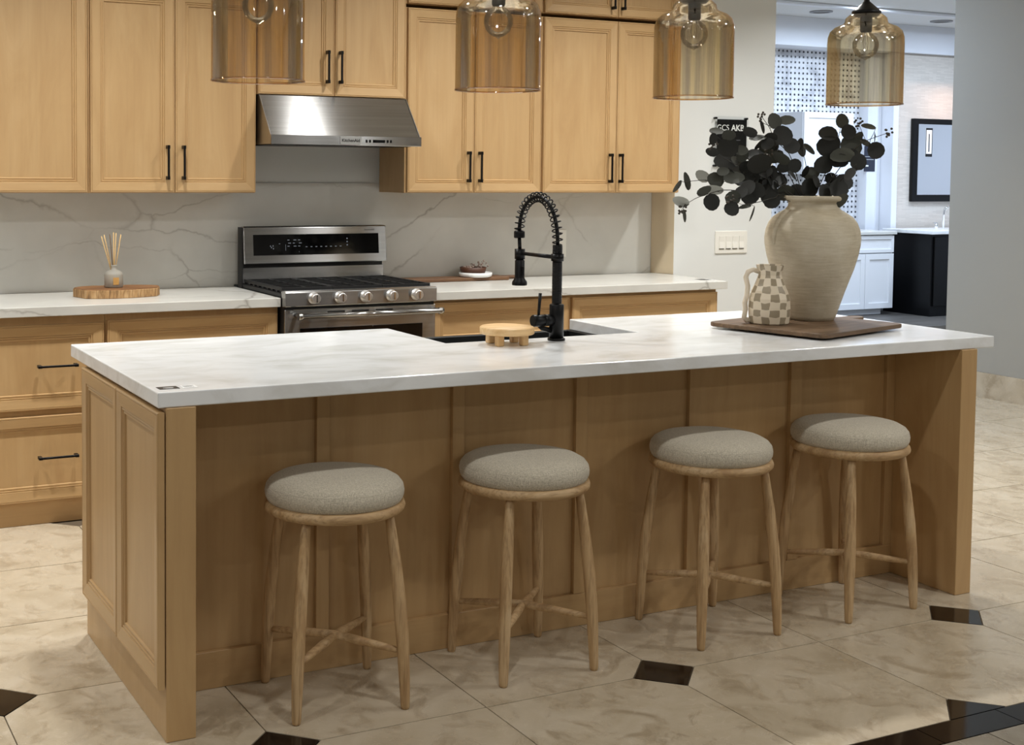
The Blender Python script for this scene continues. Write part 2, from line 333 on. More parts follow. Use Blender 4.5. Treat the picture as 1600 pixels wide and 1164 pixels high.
# ---------------------------------------------------------------- room shell
floor = struct('floor', box(-4.5, 12.0, -7.5, 7.3, -.06, -.004), grout)
struct('ceiling', box(-4.5, 12.0, -7.5, 7.3, CEIL, CEIL + .1), ceilm)
wall_back = struct('wall_back', box(-4.5, 3.69, 2.8705, 3.0, 0, CEIL), wallm)
bs = obj('backsplash', box(-1.5, 3.688, 2.862, 2.870, .9155, 1.42), quartzm, wall_back)
struct('wall_partition', MB().prism([(3.6905, 2.862), (3.727, 2.70), (4.43, 2.70), (4.43, 3.0), (3.6905, 3.0)], 0, CEIL), wallm)
struct('trim_wall_return', MB().prism([(3.6895, 2.8615), (3.7255, 2.7005), (3.7268, 2.7008), (3.6908, 2.8618)], .9155, CEIL), paint('beige_return_paint', srgb(208, 192, 164)))
struct('wall_right', box(6.47, 6.9, -7.5, 3.215, .168, CEIL), greywall)
struct('baseboard_right', box(6.455, 6.9, -7.5, 3.23, 0, .1675), travm)
struct('wall_left', box(-4.62, -4.5, -7.5, 3.0, 0, CEIL), wallm)
struct('wall_front', box(-4.5, 6.47, -7.62, -7.5, 0, CEIL), wallm)
struct('wall_back_room_left', box(4.30, 4.43, 3.0, 7.2, 0, CEIL), trimm)
mos = struct('wall_mosaic', box(4.43, 9.33, 6.90, 7.1, 0, CEIL), mosaicm)
struct('trim_pilaster', box(9.335, 9.52, 6.78, 7.1, 0, 2.72), trimm, .004)
struct('trim_column', box(9.525, 9.60, 6.625, 7.1, 0, 2.72), trimm, .004)
struct('wall_vanity', box(9.605, 12.0, 6.65, 7.1, 0, 2.72), lineartile)
struct('ceiling_soffit', box(4.43, 12.0, 6.57, 7.2, 2.721, CEIL - .001), trimm)
struct('trim_ceiling', box(4.43, 12.0, 5.70, 5.78, CEIL - .03, CEIL - .001), trimm, .006)
struct('wall_back_room_right', box(12.0, 12.1, -7.5, 7.2, 0, CEIL), trimm)
struct('platform', box(8.3, 11.9, 5.45, 6.62, 0, .10), vinyl, .008)

# floor tiles: 24 inch squares whose corners are cut off for black dots at every other crossing
TS, TX, TY, DD = .609, .8878, -.1543, .1087
def tile_mesh(par, mat):
    g = .0018; mb = MB(); a, b = g, TS - g; d = DD + .001; poly = []
    for cx, cy, odd in ((a, a, 0), (b, a, 1), (b, b, 0), (a, b, 1)):
        if (par + odd) % 2:
            sx, sy = (1 if cx == a else -1), (1 if cy == a else -1)
            p, q = (cx + sx * d, cy), (cx, cy + sy * d)
            poly += [q, p] if (cx == a) == (cy == a) else [p, q]
        else: poly.append((cx, cy))
    mb.prism(poly, -.010, 0); return mb.mesh('floor_tile', mat)
tmesh = [tile_mesh(0, travm), tile_mesh(1, travm)]
dm = MB().prism([(-DD + .002, 0), (0, -DD + .002), (DD - .002, 0), (0, DD - .002)], -.010, .0002).mesh('accent_tile', granite)
hd = MB().prism([(-DD + .002, .002), (DD - .002, .002), (0, DD - .002)], -.010, .0002).mesh('accent_tile', granite)
def child(name, me, loc, parent=floor):
    o = bpy.data.objects.new(name, me); C.objects.link(o); o.parent = parent; o.location = Vector(loc) - wloc(parent); return o
def seen(x, y): return y < 1.6 and x > -1.3 or (3.6 < x and y < 6.4) or (y < 2.3 and -1.3 < x < .6)
for i in range(-4, 14):
    for j in range(-1, 10):
        x, y = TX + i * TS, TY + j * TS; cx, cy = x + TS / 2, y + TS / 2
        if x > 6.4 and y < 3.2: continue
        if x + TS < -.9 or x > 9 or (x < 3.2 and y > 2.1) or (x < 3.9 and y > 2.5): continue
        if .5 < cx < 2.6 and .5 < cy < 1.9: continue
        child('floor_tile', tmesh[(i + j) % 2], (x, y, 0))
for i in range(-3, 13):
    for j in range(-1, 9):
        x, y = TX + i * TS, TY + j * TS
        if (i + j) % 2 == 0 or x < -1 or x > 8.8 or (x > 6.3 and y < 3.3) or (x < 3.9 and y > 2.2): continue
        if .3 < x < 2.6 and .2 < y < 2.0: continue
        child('accent_tile', hd if j == -1 else dm, (x, y, 0))
bme = box(.0015, TS / 2 * 1.0 - .0015, -.0975, -.001, -.010, .0001).mesh('border_tile', granite)
for q in range(-3, 17): child('border_tile', bme, (1.864 + (q - 6) * TS / 2, TY - TS - .001, 0))
for i in range(-3, 9):
    for j in range(1, 3): child('stone_tile', box(.002, TS - .002, .002, TS - .002, -.010, 0).mesh('stone_tile', travdark), (2.02 + (i - 3) * TS, TY - TS - .1005 - j * TS, 0))

# ---------------------------------------------------------------- cabinetry
PROF = [(0, .020), (0, .0040), (.002, .0012), (.0055, .0008), (.0066, .0034), (.0082, .0010), (.045, .0048), (.0465, .0085), (.0492, .0068), (.0532, .0068), (.0548, .0112), (.0582, .0092), (.0625, .0092), (.0650, .0150)]
def door_mesh(W, H, t=.020, prof=PROF):
    mb = MB(); k = len(prof)
    for d, y in prof: mb.v += [(d, y, d), (W - d, y, d), (W - d, y, H - d), (d, y, H - d)]
    for q in range(k - 1):
        for e in range(4):
            f = (e + 1) % 4; mb.face((q * 4 + e, q * 4 + f, q * 4 + 4 + f, q * 4 + 4 + e), 1 if e in (0, 2) else 0)
    mb.face((0, 3, 2, 1), 0); return mb
def handle_mb(L, vertical):
    mb = MB(); h = L / 2; r = .0045; so = .030
    if vertical:
        mb.box(-r, r, -so - r, -so + r, -h, h)
        for s in (-1, 1): z = s * (h - .008); mb.box(-.0058, .0058, -so - .006, -.0005, z - .008, z + .008)
    else:
        mb.box(-h, h, -so - r, -so + r, -r, r)
        for s in (-1, 1): x = s * (h - .008); mb.box(x - .008, x + .008, -so - .006, -.0005, -.0058, .0058)
    return mb
def door(name, parent, x0, x1, y, z0, z1, handle=None, hl=.155, rot=0, hmat=None, mats=None, prof=PROF):
    """front panel whose face looks to -Y (rot 0) or -X (rot -90 deg: x0,x1 then run along y from far to near)"""
    W, H = x1 - x0, z1 - z0; mats = mats or [maple_v, maple_h]
    o = obj(name, door_mesh(W, H, prof=prof), mats, parent, local=True)
    o.location = Vector((x0, y, z0)) - wloc(parent) if rot == 0 else Vector((y, x1, z0)) - wloc(parent)
    o.rotation_euler = (0, 0, rot)
    d = prof[-1][0] - .001; yb = prof[-1][1]
    p = obj('panel', box(d, W - d, yb, yb + .004, d, H - d), mats[0] if H > W * .55 else mats[1], o, local=True)
    if handle:
        hx, hz, vert = handle
        hh = obj('handle', handle_mb(hl, vert), darkmetal, o, local=True, bevel=.0012); hh.location = (hx - x0, 0, hz - z0)
    return o

UY, UZ0, UZ1 = 2.5525, 1.379, 2.283
def upper(label, bx0, bx1, z0, z1, doors, bz0=None, handle_z=None):
    t = thing('upper_cabinet', label, 'cabinet', ((bx0 + bx1) / 2, 2.72, z0), 0, 'wall cabinets')
    obj('body', box(bx0, bx1, UY + .0215, 2.8615 if z0 < 1.42 else 2.870, z0 - .003, z1 + .003), maple_v, t, bevel=.001)
    for (x0, x1, hx) in doors: door('door', t, x0, x1, UY, z0, z1, (hx, handle_z, True) if hx is not None else None)
    return t
upper('maple wall cabinet at the left edge of the picture, no handle showing', -.13, .4135, UZ0, UZ1, [(-.12, .407, None)])
upper('maple double door wall cabinet just left of the steel hood, above the reed diffuser', .4145, 1.1925, UZ0, UZ1, [(.421, .8025, .765), (.8055, 1.190, .839)], handle_z=1.514)
upper('short maple double door wall cabinet directly above the steel range hood', 1.1965, 1.9700, 1.838, 2.74, [(1.2021, 1.587, 1.545), (1.590, 1.9655, 1.612)], handle_z=1.974)
upper('maple double door wall cabinet to the right of the steel hood, over the walnut board', 1.9715, 2.7565, UZ0, UZ1, [(1.9800, 2.3545, 2.316), (2.3575, 2.751, 2.382)], handle_z=1.507)
upper('rightmost maple double door wall cabinet, above the faucet and beside the white wall', 2.7585, 3.645, UZ0, UZ1, [(2.7655, 3.2215, 3.175), (3.2245, 3.638, 3.241)], handle_z=1.507)
upper('upper row maple cabinet stacked above the one to the right of the hood', 1.9715, 2.7565, 2.306, 2.74, [(1.9800, 2.3545, 2.316), (2.3575, 2.751, 2.382)], handle_z=2.42)
upper('upper row maple cabinet stacked above the rightmost wall cabinet, handle ends showing', 2.7585, 3.645, 2.306, 2.74, [(2.7655, 3.2215, 3.178), (3.2245, 3.638, 3.241)], handle_z=2.42)

def base_cab(label, bx0, bx1, fronts):
    t = thing('base_cabinet', label, 'cabinet', ((bx0 + bx1) / 2, 2.55, 0), 0, 'base cabinets along the back wall')
    obj('body', box(bx0, bx1, 2.2655, 2.861, .1005, .8735), maple_v, t)
    obj('toe_kick', box(bx0, bx1, 2.272, 2.29, .001, .100), maple_h, t)
    for kind, x0, x1, z0, z1, h in fronts: door(kind, t, x0, x1, 2.245, z0, z1, h, hl=.165)
    return t
base_cab('maple base cabinet with two deep drawers at the far left, black bar pulls', -.6, .4105, [('drawer', -.20, .404, .485, .838, (.207, .667, False)), ('drawer', -.20, .404, .102, .459, (.207, .287, False))])
base_cab('maple base cabinet between the deep drawer cabinet and the steel range', .4115, 1.190, [('drawer', .418, 1.184, .64, .845, None), ('drawer', .418, 1.184, .38, .632, None), ('drawer', .418, 1.184, .102, .372, None)])
base_cab('maple base cabinet just right of the steel range, behind the sink', 1.9545, 2.743, [('drawer', 1.965, 2.732, .64, .860, None), ('door', 1.965, 2.345, .102, .632, None), ('door', 2.350, 2.732, .102, .632, None)])
base_cab('rightmost maple base cabinet, ending short of the white quartz overhang', 2.744, 3.670, [('drawer', 2.755, 3.667, .64, .858, None), ('door', 2.755, 3.208, .102, .632, None), ('door', 3.213, 3.667, .102, .632, None)])
tag(obj('quartz_countertop', box(-.62, 1.190, 2.223, 2.8615, .8745, .915), quartzm, bevel=.0025, seg=2), 'white veined quartz countertop left of the steel range', 'countertop')
tag(obj('quartz_countertop', MB().prism([(1.9545, 2.223), (3.715, 2.223), (3.715, 2.70), (3.6895, 2.8615), (1.9545, 2.8615)], .8745, .915), quartzm, bevel=.0025, seg=2), 'white veined quartz countertop right of the range, running to the white wall', 'countertop')

# ---------------------------------------------------------------- island
isl = thing('kitchen_island', 'long maple kitchen island with panelled seating side and two end legs', 'island', (1.49, .5, 0))
obj('end_panel', box(.0195, .0993, -.006, .888, .0005, .874), maple_v, isl, bevel=.0015)
obj('end_panel', box(2.8814, 2.957, -.006, .888, .0005, .874), maple_v, isl, bevel=.0015)
for y1, y0 in ((.858, .4275), (.4245, -.004)):
    W = y1 - y0; o = obj('door', door_mesh(W, .722), [maple_v, maple_h], isl, local=True)
    o.location = Vector((-.0039, y1, .1414)) - wloc(isl); o.rotation_euler = (0, 0, -PI / 2)
    obj('panel', box(.064, W - .064, .0150, .019, .064, .722 - .064), maple_v, o, local=True)
BX = [(.0998, .1005), (.561, .602), (1.016, 1.057), (1.471, 1.514), (1.930, 1.977), (2.378, 2.429), (2.842, 2.8810)]
for a, b in zip(BX[:-1], BX[1:]): obj('back_panel', box(a[1] + .0006, b[0] - .0006, .308, .322, .1085, .874), maple_v, isl, origin=((a[1] + b[0]) / 2, .31, .5))
for a in BX[1:]: obj('batten', box(a[0], a[1], .2915, .322, .1085, .874), maple_v, isl, origin=((a[0] + a[1]) / 2, .3, .5), bevel=.001)
obj('baseboard', box(.1005, 2.8810, .2905, .322, .0005, .1080), maple_h, isl, bevel=.001)
obj('body', MB().box(.1, 1.10, .3225, .86, .10, .8735).box(1.10, 1.97, .3225, .53, .10, .8735).box(1.10, 1.97, .53, .86, .10, .60).box(1.97, 2.88, .3225, .86, .10, .8735), maple_v, isl)
obj('toe_kick', box(.1, 2.88, .80, .815, .0005, .0995), maple_h, isl)
SX0, SX1, SY = 1.1424, 1.924, .5774; L, D, H, T = 3.0463, 1.0232, .915, .0402
ct = MB().prism([(0, 0), (L, 0), (L, D), (SX1, D), (SX1, SY), (SX0, SY), (SX0, D), (0, D)], H - T, H)
tag(obj('island_countertop', ct, marblem, bevel=.003, seg=2), 'white softly clouded marble slab topping the island, notched for the black sink', 'countertop')
sk = MB(); zr, zb = H - T - .0008, .625; x0, x1, y0, y1, q = SX0 - .012, SX1 + .012, SY - .012, 1.035, .022
sk.box(x0, x1, y0, y1, zb, zb + q).box(x0, x0 + q, y0, y1, zb + q, zr).box(x1 - q, x1, y0, y1, zb + q, zr).box(x0 + q, x1 - q, y0, y0 + q, zb + q, zr).box(x0 + q, x1 - q, y1 - q, y1, zb + q, zr)
snk = thing('apron_sink', 'black apron front sink set into the island countertop', 'sink', (1.53, .8, zb))
obj('basin', sk, sinkm, snk, bevel=.003); obj('drain', MB().lathe([(.0, 0), (.045, 0), (.045, .004), (.03, .006), (0, .006)], 20, c=(1.53, .82, zb + q)), chrome, snk)

# faucet ------------------------------------------------------
fa = thing('spring_faucet', 'tall matte black spring neck faucet standing in front of the black sink', 'faucet', (1.525, .5, H))
fx, fy = 1.525, .5
obj('base_plate', MB().lathe([(.0, 0), (.030, 0), (.030, .006), (.027, .009), (0, .009)], 24, c=(fx, fy, H + .0003)), darkmetal, fa)
obj('lower_body', MB().lathe([(.0, 0), (.0245, 0), (.0245, .112), (.022, .115), (0, .115)], 24, c=(fx, fy, H + .009)), darkmetal, fa)
colm = [(0, 0)]
for i in range(37):
    z = .002 + i * .0053; colm += [(.0170, z), (.0170, z + .0036), (.0160, z + .0040), (.0160, z + .0049)]
colm += [(.017, .200), (0, .200)]
obj('ribbed_column', MB().lathe(colm, 20, c=(fx, fy, H + .124)), darkmetal, fa)
ZT = H + .324
obj('clamp_collar', MB().lathe([(0, 0), (.0215, 0), (.0215, .024), (0, .024)], 20, c=(fx, fy, 1.185)), darkmetal, fa)
obj('docking_arm', MB().tube([(fx, fy + .02, 1.197), (fx, fy + .235, 1.197)], [.0072, .0062], 12), darkmetal, fa)
ax = []                                           # hose arch in the YZ plane
HY, HZ = fy + .248, 1.275
ycen, ra = (fy + HY) / 2, (HY - fy) / 2
for i in range(49):
    a = PI * i / 48; s_ = math.sin(a); z = ZT + .0 + .16 * s_ ** .9 if i <= 24 else HZ + (ZT + .16 - HZ) * s_ ** .9
    ax.append(Vector((fx, ycen - ra * math.cos(a), z)))
obj('hose', MB().tube(ax, .0066, 10), darkmetal, fa)
hel = []; turns = 21; cum = [0]
for a, b in zip(ax[:-1], ax[1:]): cum.append(cum[-1] + (b - a).length)
N = turns * 14
for i in range(N + 1):
    s_ = cum[-1] * i / N; j = max(k for k in range(len(cum)) if cum[k] <= s_ + 1e-9); j = min(j, len(ax) - 2)
    f = (s_ - cum[j]) / max(cum[j + 1] - cum[j], 1e-9); p = ax[j].lerp(ax[j + 1], f); t = (ax[j + 1] - ax[j]).normalized(); n1 = Vector((1, 0, 0)); n2 = t.cross(n1)
    th = 2 * PI * turns * i / N; hel.append(p + (n1 * math.cos(th) + n2 * math.sin(th)) * .0168)
obj('spring_coil', MB().tube(hel, .0024, 6), darkmetal, fa)
obj('spring_end_cap', MB().lathe([(0, 0), (.0185, 0), (.0195, .004), (.0195, .020), (.0175, .026), (0, .026)], 20, c=(fx, HY, HZ - .024)), darkmetal, fa)
obj('inner_hose', MB().tube([(fx, HY, HZ - .02), (fx, HY - .002, 1.235), (fx, HY - .005, 1.205)], .0065, 10), darkmetal, fa)
obj('docking_ring', MB().lathe([(0, 0), (.0185, 0), (.0185, .036), (0, .036)], 20, c=(fx, HY - .005, 1.176)), darkmetal, fa)
obj('spray_head', MB().lathe([(0, 0), (.026, .001), (.027, .006), (.026, .014), (.019, .024), (.0175, .030), (.0175, .088), (.011, .096), (0, .096)], 24, c=(fx, HY - .005, 1.082)).box(fx - .004, fx + .004, HY - .027, HY - .02, 1.12, 1.15), darkmetal, fa)
obj('valve_body', MB().tube([(fx - .018, fy, .985), (fx - .05, fy, .985), (fx - .0505, fy, .985), (fx - .0525, fy, .985), (fx - .053, fy, .985), (fx - .092, fy, .985), (fx - .095, fy, .985)], [.0205, .0205, .0195, .0195, .0205, .0205, .0185], 20), darkmetal, fa)
obj('lever_handle', MB().tube([(fx - .072, fy, .998), (fx - .070, fy, 1.03), (fx - .066, fy, 1.078)], [.0046, .0050, .0058], 10), darkmetal, fa)
obj('spout_base_elbow', MB().tube([(fx - .07, fy + .01, .972), (fx - .055, fy + .005, .958), (fx - .016, fy, .948)], [.006, .008, .010], 8), darkmetal, fa)

# round pine stand ---------------------------------------------
st = thing('round_wooden_stand', 'small round pale pine stand with four stubby legs beside the sink', 'stand', (1.315, .474, H))
obj('top', MB().lathe([(0, 0), (.087, 0), (.0905, .003), (.0905, .021), (.087, .024), (0, .024)], 36, c=(1.315, .474, H + .036)), pine, st)
for k in range(4):
    a = k * PI / 2 + .62; cx, cy = 1.315 + .060 * math.cos(a), .474 + .060 * math.sin(a)
    obj('leg', box(cx - .0125, cx + .0125, cy - .0125, cy + .0125, H + .0004, H + .0358), pine, st, bevel=.003)

# counter stickers ---------------------------------------------
bl = thing('counter_label', 'small black sticker with white print at the near corner of the island top', 'label', (.045, .065, H))
obj('card', box(.018, .072, .046, .085, H + .0003, H + .0008), blacklabel, bl); obj('print', MB().box(.032, .060, .062, .066, H + .0008, H + .001).box(.036, .056, .055, .058, H + .0008, H + .001), whitelabel, bl)
wl = thing('counter_label', 'small white sticker with grey print beside the black one on the island', 'label', (.10, .065, H))
obj('card', box(.082, .122, .046, .085, H + .0003, H + .0007), whitelabel, wl); obj('print', MB().box(.087, .117, .074, .078, H + .0007, H + .0009).box(.087, .110, .066, .069, H + .0007, H + .0009).box(.087, .114, .056, .059, H + .0007, H + .0009), greyprint, wl)
bl2 = thing('counter_label', 'tiny dark sticker on the right end of the back countertop', 'label', (3.66, 2.36, H))
obj('card', box(3.625, 3.69, 2.33, 2.385, H + .0003, H + .0008), blacklabel, bl2)

# ---------------------------------------------------------------- range
rg = thing('gas_range', 'stainless steel gas range with five knobs and tall control backguard', 'range', (1.572, 2.5, 0))
RX0, RX1 = 1.193, 1.951
obj('body', MB().box(RX0 + .004, RX1 - .004, 2.20, 2.83, .08, .915), blackmatte, rg)
cp = MB().prism([(2.1766, .878), (2.215, .872), (2.23, .946), (2.186, .947), (2.1766, .941)], RX0, RX1, axis=0)
obj('control_panel', cp, steelm, rg, bevel=.002)
ck = obj('cooktop', box(RX0, RX1, 2.2305, 2.745, .9155, .936), blackmatte, rg, bevel=.003)
for i in range(3):                                  # cast iron grates
    gx0 = RX0 + .006 + i * .2495; gx1 = gx0 + .2465; g = MB(); zt, zb2 = .958, .944
    g.box(gx0, gx1, 2.236, 2.25, zb2, zt).box(gx0, gx1, 2.726, 2.740, zb2, zt).box(gx0, gx0 + .014, 2.25, 2.726, zb2, zt).box(gx1 - .014, gx1, 2.25, 2.726, zb2, zt)
    for yy in (2.33, 2.41, 2.48, 2.56, 2.64): g.box(gx0 + .014, gx1 - .014, yy - .006, yy + .006, zb2, zt)
    g.box((gx0 + gx1) / 2 - .006, (gx0 + gx1) / 2 + .006, 2.25, 2.726, zb2 + .001, zt - .001)
    for yy in (2.24, 2.30, 2.36, 2.42, 2.48, 2.54, 2.60, 2.66, 2.73):
        for xx in (gx0, gx1 - .012): g.box(xx, xx + .012, yy - .006, yy + .006, .9365, zb2)
    obj('grate', g, blackmatte, rg)
    for yy in (2.36, 2.61): obj('burner', MB().lathe([(0, 0), (.045, 0), (.045, .006), (.03, .008), (0, .008)], 20, c=((gx0 + gx1) / 2, yy, .936)), darkmetal, rg)
for kx in (1.328, 1.455, 1.582, 1.712, 1.841):
    kz = .914; kk = obj('knob', MB().tube([(kx, 2.1775, kz), (kx, 2.172, kz), (kx, 2.170, kz), (kx, 2.142, kz), (kx, 2.139, kz)], [.027, .027, .0225, .0215, .019], 24), knobm, rg, origin=(kx, 2.17, kz))
    obj('knob_grip', box(kx - .003, kx + .003, 2.1345, 2.1385, kz - .017, kz + .017), chrome, kk)
od = obj('oven_door', MB().box(RX0 + .002, RX1 - .002, 2.186, 2.20, .20, .864), steelm, rg, bevel=.003)
obj('window', MB().box(1.267, 1.880, 2.1835, 2.1855, .33, .778), blackgloss, od, bevel=.002)
for vx in (1.40, 1.52, 1.64): obj('vent_slot', box(vx, vx + .085, 2.1845, 2.1858, .845, .852), blackmatte, od)
hb = MB().tube([(1.236, 2.128, .838), (1.258, 2.128, .838), (1.259, 2.128, .838), (1.935, 2.128, .838), (1.936, 2.128, .838), (1.958, 2.128, .838)], [.0155, .0155, .0115, .0115, .0155, .0155], 18)
for xx in (1.247, 1.947): hb.cyl((xx, 2.128, .838), (xx, 2.1855, .838), .010, 12)
obj('door_handle', hb, steelm, od)
obj('storage_drawer', box(RX0 + .002, RX1 - .002, 2.186, 2.20, .085, .19), steelm, rg, bevel=.003)
obj('riser', box(RX0 + .004, RX1 - .002, 2.755, 2.80, .936, 1.012), steelm, rg, bevel=.002)
obj('riser_gap', box(RX0 + .012, RX1 - .006, 2.765, 2.80, 1.012, 1.030), blackmatte, rg)
bgm = MB().prism([(2.728, 1.030), (2.745, 1.206), (2.75, 1.210), (2.79, 1.210), (2.79, 1.030)], RX0 + .003, RX1 + .004, axis=0)
bg = obj('backguard', bgm, steelm, rg, bevel=.004, seg=2)
obj('side_cover', MB().box(RX0 - .002, RX0 + .004, 2.748, 2.808, .9160, 1.207).box(RX0 + .004, RX1 - .004, 2.791, 2.808, 1.031, 1.206).box(RX0 + .004, RX1 - .004, 2.8005, 2.808, .9160, 1.03).box(RX0 - .004, RX1 - .004, 2.8085, 2.858, .9158, .924), blackmatte, rg)
def bgp(x, z, off): return (x, 2.728 + (z - 1.030) / .176 * .017 - off, z)
pm = MB(); pm.quad_pts([bgp(1.245, 1.071, .0012), bgp(1.911, 1.071, .0012), bgp(1.911, 1.171, .0012), bgp(1.245, 1.171, .0012)])
pm.quad_pts([bgp(1.245, 1.071, -.001), bgp(1.245, 1.071, .0012), bgp(1.245, 1.171, .0012), bgp(1.245, 1.171, -.001)]); pm.quad_pts([bgp(1.245, 1.171, -.001), bgp(1.245, 1.171, .0012), bgp(1.911, 1.171, .0012), bgp(1.911, 1.171, -.001)])
dp = obj('display_panel', pm, blackgloss, bg)
gl = MB()
def glyph(x, z, w_, h_): gl.quad_pts([bgp(x, z, .0016), bgp(x + w_, z, .0016), bgp(x + w_, z + h_, .0016), bgp(x, z + h_, .0016)])
for i in range(9): glyph(1.42 + .028 * (i % 3) + .004 * (i % 2), 1.112 + .015 * (i // 3), .011 + .004 * (i % 2), .003)
for i in range(8): glyph(1.515 + i * .026, 1.108, .010, .003)
for i in range(3): glyph(1.735, 1.112 + i * .016, .006, .006)
for a, b in ((1.335, 1.105), (1.343, 1.113), (1.345, 1.100), (1.33, 1.112)): glyph(a, b, .004, .006)
glyph(1.41, 1.092, .0015, .03); glyph(1.375, 1.125, .008, .002); glyph(1.48, 1.083, .0015, .006)
obj('panel_glyphs', gl, ledm, dp)
text_obj('brand_print', 'KitchenAid', .012, plain('dark_print', srgb(60, 60, 60), .5), bg, bgp(1.862, 1.189, .0006), (PI / 2 - .096, 0, 0), .0002)

# ---------------------------------------------------------------- hood
hd_ = thing('range_hood', 'sloped stainless steel range hood with front lip controls below the cabinets', 'hood', (1.588, 2.6, 1.60))
HX0, HX1 = 1.2035, 1.9690
obj('canopy', MB().prism([(2.4005, 1.6445), (2.553, 1.833), (2.860, 1.833), (2.860, 1.606), (2.4005, 1.606)], HX0 + .004, HX1 - .004, axis=0), steelm, hd_)
for xs in ((HX0, HX0 + .0035), (HX1 - .0035, HX1)): obj('side_plate', MB().prism([(2.398, 1.6475), (2.551, 1.835), (2.860, 1.835), (2.860, 1.603), (2.398, 1.603)], xs[0], xs[1], axis=0), steelp, hd_)
lip = obj('front_lip', box(HX0, HX1 + .002, 2.388, 2.3995, 1.6010, 1.6460), steelm, hd_, bevel=.0015)
obj('filter', box(HX0 + .03, HX1 - .03, 2.44, 2.83, 1.6000, 1.6055), darkmetal, hd_)
b_ = obj('badge', box(1.545, 1.652, 2.3850, 2.3878, 1.606, 1.642), plain('badge_plate', (.62, .62, .61, 1), .3, .8), hd_)
text_obj('badge_text', 'KitchenAid', .0205, blackmatte, hd_, (1.5985, 2.3847, 1.624), bold=True)
for bx, bw in ((1.676, .009), (1.694, .009), (1.714, .062), (1.786, .009), (1.803, .009)): obj('control_button', box(bx, bx + bw, 2.3862, 2.3879, 1.616, 1.629), blackgloss, hd_)
text_obj('lip_print', 'KitchenAid', .009, plain('dim_print', srgb(70, 70, 70), .5), hd_, (1.93, 2.3878, 1.612))

# ---------------------------------------------------------------- pendants
PYL = .45; ZB = 1.7485
def make_pendant(label, x):
    t = thing('pendant_lamp', label, 'lamp', (x, PYL, ZB), 0, 'amber glass pendants over the island')
    R = .138; outer = [(R, 0), (R, .225), (R * .99, .25), (R * .94, .272), (R * .82, .288), (R * .62, .299), (R * .565, .306), (R * .54, .322), (R * .44, .335), (R * .30, .341)]
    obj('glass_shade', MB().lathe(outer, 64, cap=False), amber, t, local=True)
    obj('rim', MB().lathe([(R - .0022, 0), (R + .0016, -.0016), (R + .0022, .003), (R - .0018, .004)], 64, closed=True), amberrim, t, local=True)
    obj('cap', MB().lathe([(.0, .328), (.040, .328), (.053, .340), (.053, .348), (.046, .353), (.026, .372), (.011, .385), (.009, .40), (0, .40)], 28), darkmetal, t, local=True)
    obj('socket', MB().lathe([(0, .270), (.019, .270), (.022, .276), (.022, .327), (0, .327)], 20), darkmetal, t, local=True)
    obj('bulb', MB().lathe([(.003, .166), (.006, .170), (.022, .176), (.038, .190), (.047, .212), (.047, .232), (.038, .252), (.024, .264), (.018, .270)], 24, cap=False), bulbglass, t, local=True)
    obj('filament', MB().tube([(-.006, 0, .268), (-.012, .002, .232), (-.006, .004, .205), (.002, 0, .232), (.008, -.003, .205), (.012, 0, .232), (.006, 0, .268)], .0008, 5), filam, t, local=True)
    obj('cord', MB().cyl((0, 0, .40), (0, 0, CEIL - .03 - ZB), .0055, 10), blackmatte, t, local=True)
    obj('canopy', MB().lathe([(0, 0), (.05, .0), (.06, .012), (.06, .0285), (0, .0285)], 24, c=(0, 0, CEIL - .03 - ZB)), blackmatte, t, local=True)
    return t
def dup(root, loc, rz, label):
    r = root.copy(); C.objects.link(r); r.location = loc; r.rotation_euler = (0, 0, rz); r['label'] = label
    for ch in list(root.children):
        c = ch.copy(); C.objects.link(c); c.parent = r
        for g in list(ch.children): d = g.copy(); C.objects.link(d); d.parent = c
    return r
pxs = [at(u, v, 1, PYL).x for u, v in ((403, 128), (777.5, 140), (1082.5, 151), (1350, 163))]
p0 = make_pendant('leftmost amber glass pendant, in front of the cabinet left of the hood', pxs[0])
for px_, lb in zip(pxs[1:], ('amber glass pendant hanging between the steel hood and the black faucet', 'amber glass pendant hanging at the right end of the wall cabinets', 'rightmost amber glass pendant, hanging above the eucalyptus vase')): dup(p0, (px_, PYL, ZB), 0, lb)

